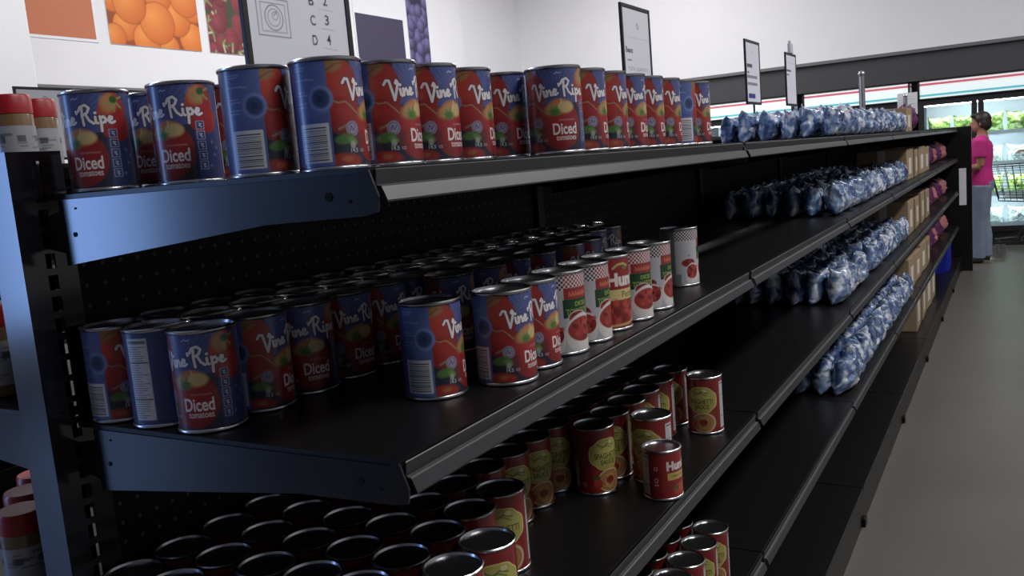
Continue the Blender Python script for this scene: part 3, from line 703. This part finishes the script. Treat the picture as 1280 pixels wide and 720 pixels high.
def d_small(c):
    W, H = c.W, c.H; at = lambda u, v: (c.x0+u*W, v*H)
    c.ring(*at(.5, .84), .008, .002, (170, 150, 160)); c.rect(at(.05, 0)[0], at(.45, 0)[0], at(0, .58)[1], at(0, .64)[1], (84, 84, 96))
    c.rect(at(.05, 0)[0], at(.2, 0)[0], at(0, .48)[1], at(0, .51)[1], (110, 110, 122))
    for y in (.40, .28): c.rect(at(.05, 0)[0], at(.8, 0)[0], at(0, y)[1], at(0, y+.05)[1], (140, 140, 152))
    c.rect(at(.1, 0)[0], at(.6, 0)[0], at(0, .06)[1], at(0, .14)[1], (52, 58, 132))
def d_small2(c):
    W, H = c.W, c.H; at = lambda u, v: (c.x0+u*W, v*H)
    c.rect(at(.05, 0)[0], at(.5, 0)[0], at(0, .66)[1], at(0, .70)[1], (90, 90, 102)); c.rect(at(.05, 0)[0], at(.3, 0)[0], at(0, .58)[1], at(0, .61)[1], (120, 120, 132)); c.rect(at(.1, 0)[0], at(.9, 0)[0], at(0, .84)[1], at(0, .845)[1], (170, 170, 182))
YS = 0.507
sign(.494, YS, ZF+0.0, 0, 'black framed sign with letters B C D beside numbers and a line drawing', d_board, .248, .290, .153)
sign(1.957, YS, ZF+0.0, 0, 'black framed sign reading Beans above the middle of the can row', d_beans, .232, .285, .150)
sign(3.31, YS, ZF+0.0, 0, 'narrow-looking framed sign with blue block at its foot above the blue bags', d_small, .240, .272, .170)
sign(4.06, YS, ZF+0.0, 0, 'framed sign right of the blue-block sign, white clip on top', d_small2, .235, .262, .177)
bm = bmesh.new(); box(bm, -.03, .03, -.008, .008, 0, .05, .004); box(bm, -.02, -.005, -.005, .005, .05, .062); tag(obj('sign_clip', bm, mat('clear_grey_plastic', (.55, .57, .6), .25), loc=(4.07, YS, ZF+.4392)), 'pale plastic clip standing on a framed sign', 'clip')
def d_card(c):
    for k in range(6): c.rect(c.x0+.02, c.x0+c.W-.02-.03*(k % 2), .05+.022*k, .056+.022*k, (176, 176, 186), .7)
for (x, zt, lb) in [(6.43, .45, 'thin metal sign post standing bare above the blue bags'), (8.27, .36, 'thin metal sign post beside the white card')]:
    t = empty('sign_post', (x, YS if x < 8 else .40, ZF+.03 if x < 8 else ZF+0.001), 0, lb, 'post')
    bm = bmesh.new(); tube(bm, [(0, 0, 0.004), (0, 0, zt-.03)], .022 if x < 8 else .018, 10); obj('pole', bm, STEEL, t, smooth=True)
    bm = bmesh.new(); box(bm, -.03, .03, -.03, .03, 0, .005); ball(bm, (0, 0, zt-.03), .026 if x < 8 else .02, 10); obj('cap', bm, STEEL, t)
t = empty('card_sign', (8.40, .395, ZF+0.001), -PI/2, 'plain white card sign near the far end of the gondola', 'sign')
bm = bmesh.new(); box(bm, -.085, .085, -.001, .002, .16, .36); obj('backing', bm, SIGNW, t)
cv = Canvas(60, 70, .17, .2, (220, 220, 226)); d_card(cv); o = flat_print('sign_sheet', cv, POSTM, t); o.location = (0, -.002, .16)
bm = bmesh.new(); box(bm, -.004, .004, .002, .006, 0.0, .17); box(bm, -.04, .04, -.02, .02, 0, .004); obj('stem', bm, STEEL, t)

# ------------------------------------------------------------------ peanut butter jars on the other side
RLID = mat('red_plastic_lid', (0.36, 0.012, 0.015), 0.35)
PBM = mat('peanut_butter', (0.20, 0.115, 0.05), 0.25, 0, 0.5, 0.6, 0.1, 30)
def jar_label():
    c = Canvas(160, 50, 2*PI*.0349, .062, (168, 168, 172))
    for k in range(40):
        x = rng.uniform(-.105, .09); y = rng.uniform(.006, .052); c.rect(x, x+rng.uniform(.012, .03), y, y+.0022, (92, 94, 100), .8)
    for k in range(6): c.rect(-.1+.035*k, -.085+.035*k, .036, .046, (58, 60, 66), .8)
    return c
def make_jar():
    bm = bmesh.new(); lathe(bm, [(.026, 0), (.032, .002), (.0342, .008), (.0342, .098), (.031, .106), (.029, .109)], 40); j = obj('peanut_butter_jar', bm, PBM, smooth=True)
    bm = bmesh.new(); lathe(bm, [(.0335, .099), (.0348, .100), (.0348, .127), (.0325, .131), (.001, .1315)], 48); obj('lid', bm, RLID, j, smooth=True)
    l = bpy.data.objects.new('paper_label', label_mesh('paper_label', jar_label(), .0349, .018)); COL.objects.link(l); l.parent = j
    return j
J0 = make_jar(); first = True
for (x, y, z, lb) in [(.238, .90, Z1+.04, 'peanut butter jar with red lid cut by the left edge, high behind the post'), (.312, .95, Z1+.04, 'peanut butter jar with red lid right behind the slotted post top'),
                      (.085, .785, Z3, 'red-lidded peanut butter jar nearest on the lower shelf behind the post'), (.14, .86, Z3, 'second red-lidded jar on the lower shelf behind the post'), (.20, .925, Z3, 'third red-lidded jar on the lower shelf behind the post'),
                      (.055, .715, Z2+.006, 'red-lidded jar at the far left of the middle shelf behind the post')]:
    j = J0 if first else copy_tree(J0); first = False; j.location = (x, y, z+.0006); j.scale = (.86, .86, .97) if z > Z2-.1 else (.95, .95, .97); j.rotation_euler = (0, 0, random.uniform(0, 6)); tag(j, lb, 'jar', 'peanut butter jars')

# ------------------------------------------------------------------ wall pictures
PB = Canvas  # alias
def pic(name, x0, x1, z0, z1, cv, label, rz=0):
    t = empty(name, ((x0+x1)/2, 5.935, z0), 0, label, 'picture', 'produce pictures on the wall')
    o = flat_print('picture_print', cv, POSTM, t); o.location = (0, -.008, 0)
    bm = bmesh.new(); box(bm, -(x1-x0)/2, (x1-x0)/2, -.006, 0, 0, z1-z0); obj('picture_board', bm, SIGNW, t)
bm = bmesh.new(); box(bm, 2.9, 9.6, 5.935, 6.0, 2.235, 4.2, .004); box(bm, 2.9, 9.6, 5.93, 6.0, 2.215, 2.234, 0, 1)
o = obj('trim_3', bm, [WHITE, mat('grey_edge', (.16, .16, .17), .6)]); o['kind'] = 'structure'
bm = bmesh.new(); box(bm, 3.93, 9.5, 5.96, 6.0, 1.35, 2.19, .003); o = obj('trim_4', bm, mat('mauve_panel', (.15, .105, .12), .7)); o['kind'] = 'structure'
zb, zt = 2.585, 3.52
cv = Canvas(20, 20, .94, zt-zb, (190, 112, 76)); pic('colour_panel', 3.16, 4.10, zb, zt, cv, 'plain orange square panel on the white wall')
cv = Canvas(150, 150, .94, zt-zb, (150, 66, 20))
for (x, y, r) in [(-.40, .40, .17), (-.30, .16, .15), (-.42, .06, .13), (-.1, .06, .17), (.12, .02, .12), (.38, .10, .17), (-.30, .60, .2), (.35, .62, .2), (.0, .78, .2), (-.12, .52, .19), (.22, .26, .18), (.05, .45, .17), (.42, .38, .16), (.02, .21, .21), (.34, .45, .19), (-.24, .34, .19)]:
    r *= .84; cv.ell(x, y, r, r, (206, 102, 32), c2=(236, 148, 66), soft=.05); cv.ring(x, y, r, .012, (150, 66, 20), .5)
pic('fruit_picture', 4.203, 5.14, zb, zt, cv, 'square picture of heaped oranges on the white wall')
cv = Canvas(150, 150, .94, zt-zb, (52, 62, 36))
for k in range(60):
    x, y = rng.uniform(-.47, .47), rng.uniform(0, .93); cv.ell(x, y, .085, .095, (98, 22, 36), c2=(142, 54, 64), soft=.08)
    if k % 2: 
        for q in range(4): a = rng.uniform(0, 6.28); cv.stroke([(x, y), (x+.08*math.cos(a), y+.08*math.sin(a))], .018, [(128, 146, 96), (186, 196, 160), (70, 92, 48)][q % 3], .9)
pic('fruit_picture', 5.235, 6.175, zb, zt, cv, 'square picture of red radishes with green tops, half behind the letter sign')
cv = Canvas(20, 20, .94, zt-zb, (60, 54, 82)); pic('colour_panel', 7.35, 8.29, 2.2+.06, zt, cv, 'plain dark purple panel on the white wall')
cv = Canvas(90, 150, .44, zt-2.26, (44, 38, 66))
for k in range(46): x, y = rng.uniform(-.22, .22), rng.uniform(0, 1.2); cv.ell(x, y, .085, .085, (48, 42, 76), c2=(120, 110, 164), soft=.1)
pic('fruit_picture', 8.36, 8.80, 2.26, zt, cv, 'tall strip picture of dark blue berries right of the purple panel')
# floor-standing sign beyond the jars
def d_heart(c):
    c.ring(c.x0+c.W*.52, c.H*.86, .012, .003, (120, 110, 120)); c.stroke([(c.x0+c.W*.46, c.H*.87), (c.x0+c.W*.58, c.H*.855)], .003, (160, 80, 90))
t = sign(1.74, 3.13, ZF+.1205, 0, 'small black framed sign behind the red-lidded jars at far left', d_heart, .262, .31, .062, None)
# the neighbouring shelving run behind, facing this one
G2 = empty('gondola_shelving', (-.45, 2.70, 0), 0, 'second black shelving run behind the near one, glimpsed left of the slotted post', 'shelving')
for k in range(3):
    for o_ in gond.children:
        nm_ = o_.name.split('.')[0]
        if nm_ == 'shelf' and o_.rotation_euler[2] == 0 and abs(o_.location.x-k*L) < .01:
            c_ = copy_tree(o_, G2); c_.location.z += .12 if o_.location.z > 1.2 else .05
for k in range(4): c_ = copy_tree(up, G2); c_.location = (k*L, 0, .0); c_.scale = (1, 1, 1.06)
for k in range(3): c_ = copy_tree(pn, G2); c_.location = (k*L, 0, .10)
bm = bmesh.new(); box(bm, .003, 3*L-.003, -.03, YB-.001, .115, .135, .003); obj('base_deck', bm, BLACK, G2)
bm = bmesh.new(); box(bm, .004, 3*L-.004, -.024, -.018, 0, .114); box(bm, .016, 3*L-.016, YB+.006, YB+.03, 0, .239); obj('kick_plate', bm, BLACK, G2)

# ------------------------------------------------------------------ freezers
FBLK = mat('black_freezer_frame', (.012, .012, .014), .4)
FWHT = mat('white_freezer_liner', (.74, .80, .84), .5)
def pane_mat():
    m = bpy.data.materials.new('freezer_glass'); m.use_nodes = True; nt = m.node_tree; nt.nodes.clear()
    o = nt.nodes.new('ShaderNodeOutputMaterial'); mx = nt.nodes.new('ShaderNodeMixShader'); t = nt.nodes.new('ShaderNodeBsdfTransparent'); g = nt.nodes.new('ShaderNodeBsdfGlossy'); g.inputs['Roughness'].default_value = .05
    fr = nt.nodes.new('ShaderNodeFresnel'); fr.inputs[0].default_value = 1.45; t.inputs[0].default_value = (.9, .95, .96, 1)
    nt.links.new(fr.outputs[0], mx.inputs[0]); nt.links.new(t.outputs[0], mx.inputs[1]); nt.links.new(g.outputs[0], mx.inputs[2]); nt.links.new(mx.outputs[0], o.inputs[0]); return m
PANE = pane_mat()
def header_mat():
    m = bpy.data.materials.new('lit_header'); m.use_nodes = True; nt = m.node_tree; b_ = nt.nodes['Principled BSDF']
    tc = nt.nodes.new('ShaderNodeTexCoord'); sp = nt.nodes.new('ShaderNodeSeparateXYZ'); nt.links.new(tc.outputs['Object'], sp.inputs[0])
    cr = nt.nodes.new('ShaderNodeValToRGB'); cr.color_ramp.interpolation = 'CONSTANT'; e = cr.color_ramp.elements
    mr = nt.nodes.new('ShaderNodeMapRange'); mr.inputs[1].default_value = 1.69; mr.inputs[2].default_value = 1.88; nt.links.new(sp.outputs[2], mr.inputs[0]); nt.links.new(mr.outputs[0], cr.inputs[0])
    e[0].position = 0; e[0].color = (.72, .84, .86, 1); e[1].position = .12; e[1].color = (.10, .46, .52, 1)
    for p, c in [(.24, (.78, .88, .90, 1)), (.70, (.80, .76, .78, 1)), (.76, (.50, .10, .14, 1)), (.88, (.82, .80, .82, 1))]: a = e.new(p); a.color = c
    nt.links.new(cr.outputs[0], b_.inputs['Base Color']); nt.links.new(cr.outputs[0], b_.inputs['Emission Color']); b_.inputs['Emission Strength'].default_value = .42
    return m
HEAD = header_mat()
LED = mat('freezer_led', (.9, .95, 1), .5, emit=((.85, .95, 1.0), 22.0))
GREEN = bag_mat('green_frozen_wrap', (.26, .40, .10), (.62, .72, .58)); WBAG = bag_mat('white_frozen_wrap', (.42, .50, .52), (.78, .82, .84)); REDW = bag_mat('red_frozen_wrap', (.35, .05, .05), (.7, .6, .6))
FB = [bag_mesh('frozen_bag', .24, .21, .10, 7.1, 14, GREEN), bag_mesh('frozen_bag', .24, .19, .10, 8.3, 14, WBAG), bag_mesh('frozen_bag', .24, .18, .10, 9.3, 14, REDW)]
def freezer(yl, yr, label, first_fill, nm):
    """cabinet facing -X with two glass doors; yl > yr (left to right as seen from the aisle)"""
    t = empty('freezer', (10.50, (yl+yr)/2, 0), 0, label, 'freezer', 'upright glass-door freezers')
    W = yl-yr; h = W/2; D = .70
    bm = bmesh.new()
    box(bm, 0, D, -h, -h+.03, 0, 1.68, mi=0); box(bm, 0, D, h-.03, h, 0, 1.68); box(bm, D-.03, D, -h+.03, h-.03, .2, 1.62, mi=1); box(bm, 0.02, D, -h+.03, h-.03, 0, .2); box(bm, .0, D, -h+.03, h-.03, 1.62, 1.68)
    obj('cabinet', bm, [FBLK, FWHT], t)
    bm = bmesh.new(); box(bm, -.03, .15, -h, h, 1.69, 1.88, .003); obj('header', bm, HEAD, t)
    bm = bmesh.new()
    for y0, y1, z0, z1 in [(-h, -h+.02, 1.68, 1.892), (h-.02, h, 1.68, 1.892), (-h, h, 1.681, 1.692), (-h, h, 1.878, 1.892)]: box(bm, -.035, .15, y0, y1, z0, z1)
    obj('header_frame', bm, FBLK, t)
    for k in range(4):
        z = .22+k*.34; bm = bmesh.new(); box(bm, .10, D-.03, -h+.035, h-.035, z, z+.02, .002); box(bm, .095, .10, -h+.035, h-.035, z-.01, z+.035); obj('wire_shelf', bm, FWHT, t)
    bm = bmesh.new(); box(bm, .05, .075, -h+.05, h-.05, 1.600, 1.618); obj('led_strip', bm, LED, t)
    for zz in (1.59, 1.19, .85, .51):
        l = area('freezer_lamp', (10.50+.075, (yl+yr)/2, zz), (0, math.radians(-52), 0), .02, W-.1, 5.0, (.86, .96, 1.0)); l.parent = t; l.location = (.075, 0, zz)
    for sg in (-1, 1):
        dw = h-.01; yc = sg*(h/2)
        d = obj('door', box(bmesh.new(), -.005, .03, yc-dw/2, yc-dw/2+.055, .16, 1.665), FBLK, t)
        bm = bmesh.new(); bm.from_mesh(d.data); box(bm, -.005, .03, yc+dw/2-.055, yc+dw/2, .16, 1.665); box(bm, -.005, .03, yc-dw/2+.055, yc+dw/2-.055, .16, .22); box(bm, -.005, .03, yc-dw/2+.055, yc+dw/2-.055, 1.61, 1.665); bm.to_mesh(d.data); bm.free()
        bm = bmesh.new(); box(bm, .008, .014, yc-dw/2+.055, yc+dw/2-.055, .22, 1.61); obj('glass_pane', bm, PANE, d)
        bm = bmesh.new(); tube(bm, [(-.006, yc-sg*(dw/2-.03), .8), (-.035, yc-sg*(dw/2-.03), .82), (-.035, yc-sg*(dw/2-.03), 1.18), (-.006, yc-sg*(dw/2-.03), 1.2)], .009, 8); obj('door_handle', bm, FBLK, d)
    for k in range(4):
        n = int((W-.10)/.262)
        for i in range(n):
            kind = (0 if (k in (1, 3)) else 1) if random.random() < .8 else 0
            if nm == 'second' and k == 3 and i > n-2: kind = 2
            me = FB[kind]
            bag(10.50+.20, yl-.20-i*.262, .2405+k*.34, PI/2+random.uniform(-.1, .1), me, '%s frozen bag in the %s freezer, %s shelf up, %s from its left side' % (['green', 'white', 'red'][kind], nm, ORD[k], ORD[i]), 'frozen bags in the freezers', s=random.uniform(.94, 1.03), name='frozen_bag')
    return t
freezer(.49, -.70, 'upright freezer behind the person in pink, white lit header above', 0, 'right')
freezer(1.75, .57, 'upright freezer in the middle, lit header behind the bare sign post', 1, 'second')
freezer(3.03, 1.85, 'upright freezer at left, lit header behind the two narrow framed signs', 2, 'left')

# ------------------------------------------------------------------ people
def remeshed(name, bm, m, vox, parent=None, smooth_it=4):
    me = bpy.data.meshes.new(name); bmesh.ops.recalc_face_normals(bm, faces=bm.faces[:]); bm.to_mesh(me); bm.free()
    o = bpy.data.objects.new('tmp', me); COL.objects.link(o)
    md = o.modifiers.new('r', 'REMESH'); md.mode = 'VOXEL'; md.voxel_size = vox
    sm = o.modifiers.new('s', 'SMOOTH'); sm.iterations = smooth_it; sm.factor = .5
    dg = bpy.context.evaluated_depsgraph_get(); me2 = bpy.data.meshes.new_from_object(o.evaluated_get(dg)); me2.name = name
    bpy.data.objects.remove(o); bpy.data.meshes.remove(me)
    me2.materials.clear()
    return obj(name, me2, m, parent, smooth=True)
SKIN = mat('skin', (.34, .17, .11), .5, 0, .4, 0, .06, 30)
HAIR = mat('dark_brown_hair', (.018, .011, .008), .45, 0, .5, 0, .3, 90, .3)
def person(loc, rz, s, label, top_m, leg_m, arms):
    """figure facing local -Y, 1.62 m before scaling"""
    t = empty('person', loc, rz, label, 'person'); t.scale = (s, s, s)
    bm = bmesh.new()
    # head with face
    ball(bm, (0, .012, 1.530), (.073, .088, .088), 20); ball(bm, (0, -.020, 1.472), (.056, .066, .062), 16); ball(bm, (0, -.050, 1.437), (.030, .028, .022), 12)
    tube(bm, [(0, -.078, 1.520), (0, -.098, 1.486), (0, -.090, 1.478)], [.008, .014, .010], 8)
    ball(bm, (0, -.083, 1.452), (.022, .010, .006), 10); ball(bm, (0, -.080, 1.442), (.019, .010, .006), 10)
    for sg in (-1, 1): ball(bm, (sg*.073, .012, 1.495), (.010, .020, .030), 10); ball(bm, (sg*.030, -.066, 1.508), (.014, .010, .009), 8)
    tube(bm, [(0, .010, 1.47), (0, .020, 1.40), (0, .025, 1.33)], [.050, .050, .062], 14)
    # trunk and legs
    tube(bm, [(0, .02, 1.36), (0, .015, 1.28), (0, .0, 1.15), (0, .0, 1.02), (0, .01, .92), (0, .015, .84)], [(.08, .06), (.155, .09), (.145, .105), (.125, .09), (.155, .11), (.12, .10)], 18)
    for sg in (-1, 1):
        fy = -.03*sg
        tube(bm, [(sg*.080, .01, .84), (sg*.088, .0+fy*.3, .66), (sg*.085, -.005+fy*.6, .46), (sg*.083, .012+fy, .30), (sg*.082, .012+fy, .08)], [.082, .076, .055, .053, .034], 14)
        tube(bm, [(sg*.082, .03+fy, .045), (sg*.085, -.05+fy, .045), (sg*.088, -.15+fy, .03)], [.036, .036, .026], 10)
        S, E, Wr, H = arms[0 if sg < 0 else 1]
        tube(bm, [(sg*.12, .02, 1.315), S, tuple((Vector(S)+Vector(E))/2), E], [.05, .052, .045, .036], 12)
        tube(bm, [E, tuple((Vector(E)*2+Vector(Wr))/3), Wr], [.037, .038, .024], 12)
        d = (Vector(H)-Vector(Wr)).normalized(); sd = Vector((0, 0, 1)).cross(d).normalized(); upv = d.cross(sd)
        tube(bm, [Wr, tuple(Vector(Wr)+d*.04), tuple(Vector(Wr)+d*.085)], [(.024, .018), (.034, .015), (.036, .013)], 10)
        for f, (off, ln) in enumerate([(-.027, .062), (-.009, .072), (.009, .070), (.027, .055)]):
            b0 = Vector(Wr)+d*.078+sd*off; tube(bm, [b0, b0+d*ln*.5, b0+d*ln*.85-upv*ln*.25, b0+d*ln-upv*ln*.5], [.009, .0085, .008, .006], 8)
        b0 = Vector(Wr)+d*.03+sd*(-.028*sg); tube(bm, [b0, b0+d*.03-sd*.022*sg, b0+d*.058-sd*.026*sg-upv*.012], [.011, .010, .008], 8)
    body = remeshed('body', bm, SKIN, .0075, t, 3)
    for sg in (-1, 1):
        bm = bmesh.new(); ball(bm, (sg*.030, -.072, 1.508), (.010, .006, .0055), 10); obj('eye', bm, mat('dark_eye', (.02, .015, .012), .2), body, smooth=True)
    # hair: cap over the crown, sides and nape
    bm = bmesh.new(); ball(bm, (0, .022, 1.545), (.083, .092, .086), 20); ball(bm, (0, .060, 1.49), (.072, .056, .075), 16)
    for sg in (-1, 1): ball(bm, (sg*.066, .03, 1.50), (.018, .045, .055), 12)
    tube(bm, [(-.06, -.045, 1.59), (0, -.072, 1.585), (.06, -.045, 1.59)], [.02, .022, .02], 10)
    remeshed('hair', bm, HAIR, .009, t, 3)
    # shirt
    bm = bmesh.new()
    tube(bm, [(0, .022, 1.312), (0, .018, 1.335), (0, .012, 1.27), (0, -.002, 1.15), (0, .0, 1.02), (0, .005, .91), (0, .008, .835)], [(.070, .062), (.140, .088), (.178, .112), (.168, .128), (.150, .112), (.172, .126), (.178, .130)], 20)
    for i, sg in ((0, -1), (1, 1)):
        S, E, Wr, H = arms[i]; q = Vector(S)+(Vector(E)-Vector(S))*.62
        tube(bm, [(sg*.11, .02, 1.325), S, q], [.062, .068, .064], 14)
    remeshed('shirt', bm, top_m, .009, t, 4)
    # jeans
    bm = bmesh.new()
    tube(bm, [(0, .008, .945), (0, .012, .86), (0, .012, .78)], [(.158, .115), (.172, .128), (.16, .115)], 18)
    for sg in (-1, 1):
        fy = -.03*sg
        tube(bm, [(sg*.084, .012, .84), (sg*.088, .004+fy*.3, .66), (sg*.086, fy*.6, .46), (sg*.084, .014+fy, .28), (sg*.083, .012+fy, .055)], [.104, .090, .070, .068, .066], 14)
    remeshed('jeans', bm, leg_m, .009, t, 3)
    for sg in (-1, 1):
        fy = -.03*sg; bm = bmesh.new(); tube(bm, [(sg*.083, .055+fy, .035), (sg*.084, 0+fy, .045), (sg*.087, -.09+fy, .036), (sg*.089, -.165+fy, .026)], [.032, .040, .042, .024], 12)
        for v in bm.verts: v.co.z = max(v.co.z, .0)
        sh = obj('shoe', bm, mat('dark_shoe', (.03, .025, .025), .5), t, smooth=True)
        bm = bmesh.new(); tube(bm, [(sg*.083-.036, -.10+fy, .052), (sg*.086, -.10+fy, .080), (sg*.083+.042, -.10+fy, .052)], .008, 8); obj('strap', bm, mat('pale_strap', (.4, .36, .34), .5), sh)
    return t
PINKS = mat('hot_pink_cotton', (.52, .035, .22), .8, 0, .2, 0, .12, 14, .2)
JEAN = mat('faded_denim', (.20, .25, .33), .85, 0, .2, 0, .25, 12, .2)
arms1 = [((-.185, .01, 1.30), (-.20, .0, 1.05), (-.14, -.20, 1.00), (-.12, -.30, 1.00)), ((.185, .01, 1.30), (.20, .01, 1.05), (.14, -.20, 1.02), (.12, -.30, 1.02))]
person((9.15, -.17, 0), PI, .905, 'woman in a bright pink shirt and faded jeans standing beyond the gondola end', PINKS, JEAN, arms1)
arms2 = [((-.185, .01, 1.30), (-.20, -.06, 1.08), (-.13, -.30, 1.09), (-.11, -.40, 1.10)), ((.185, .01, 1.30), (.20, -.06, 1.08), (.13, -.30, 1.09), (.11, -.40, 1.10))]
person((9.72, -.90, 0), PI, .96, 'person cut off by the right edge, bare forearm reaching over the cart', mat('grey_cotton', (.2, .2, .22), .8), mat('black_trousers', (.02, .02, .025), .8), arms2)

# ------------------------------------------------------------------ shopping cart
CW = mat('dark_cart_wire', (.03, .03, .034), .35, .6); CPL = mat('grey_cart_plastic', (.26, .28, .31), .5)
ct = empty('shopping_cart', (9.62, -.72, 0), 0, 'dark wire shopping cart at the right edge beyond the person in pink', 'cart')
# local: length along Y (front +Y at left in view), width along X
bm = bmesh.new()
def P(u, v, w_):   # u along width -1..1, v along length 0..1 (0 rear), w height 0..1
    hw = .20+.06*w_+.02*(1-v); y = -.36+v*.76+(.08*w_ if v > .5 else -.03*w_)*abs(v-.5)*2; return Vector((u*hw, y, .52+.40*w_+.06*(v)*(1-w_)))
for w_ in [0, .18, .36, .54, .72, .88, 1.0]:
    r = .006 if w_ in (0, 1.0) else .0028
    tube(bm, [P(-1, 0, w_), P(-1, 1, w_), P(1, 1, w_), P(1, 0, w_), P(-1, 0, w_)], r, 6)
for k in range(15):
    v = k/14
    for u in (-1, 1): tube(bm, [P(u, v, 0), P(u, v, 1)], .0028, 5)
    tube(bm, [P(-1, v, 0), P(1, v, 0)], .0028, 5)
for k in range(9): u = -1+k/4; tube(bm, [P(u, 1, 0), P(u, 1, 1)], .0028, 5); tube(bm, [P(u, 0, 0), P(u, 0, 1)], .0028, 5)
obj('basket', bm, CW, ct)
bm = bmesh.new()
for u in (-1, 1):
    tube(bm, [(u*.24, -.44, 1.0), (u*.24, -.40, .60), (u*.23, -.36, .30), (u*.22, -.30, .17), (u*.20, .30, .16), (u*.17, .44, .15)], .012, 8)
    tube(bm, [(u*.20, .25, .16), (u*.21, .12, .35), (u*.215, .06, .53)], .010, 8)
for y in (-.25, 0, .2): tube(bm, [(-.21, y, .168), (.21, y, .168)], .006, 6)
obj('cart_frame', bm, CW, ct, smooth=True)
bm = bmesh.new(); tube(bm, [(-.25, -.45, 1.0), (.25, -.45, 1.0)], .016, 10); obj('handle_bar', bm, CPL, ct, smooth=True)
bm = bmesh.new(); box(bm, -.20, .20, .12, .13, .60, .86, .003); box(bm, -.20, .20, .13, .34, .60, .61, .003); obj('seat_panel', bm, CPL, ct)
for u, y in ((-.20, -.26), (.20, -.26), (-.16, .40), (.16, .40)):
    bm = bmesh.new(); m4 = Matrix.Translation((u, y, .062)) @ Matrix.Rotation(PI/2, 4, 'Y'); bmesh.ops.create_cone(bm, cap_ends=True, segments=24, radius1=.062, radius2=.062, depth=.03, matrix=m4)
    wh = obj('wheel', bm, mat('grey_rubber', (.12, .12, .125), .7), ct, smooth=True)
    bm = bmesh.new(); box(bm, u-.022, u-.017, y-.012, y+.012, .05, .158); box(bm, u+.017, u+.022, y-.012, y+.012, .05, .158); box(bm, u-.022, u+.022, y-.012, y+.012, .148, .158); obj('caster_fork', bm, STEEL, wh)
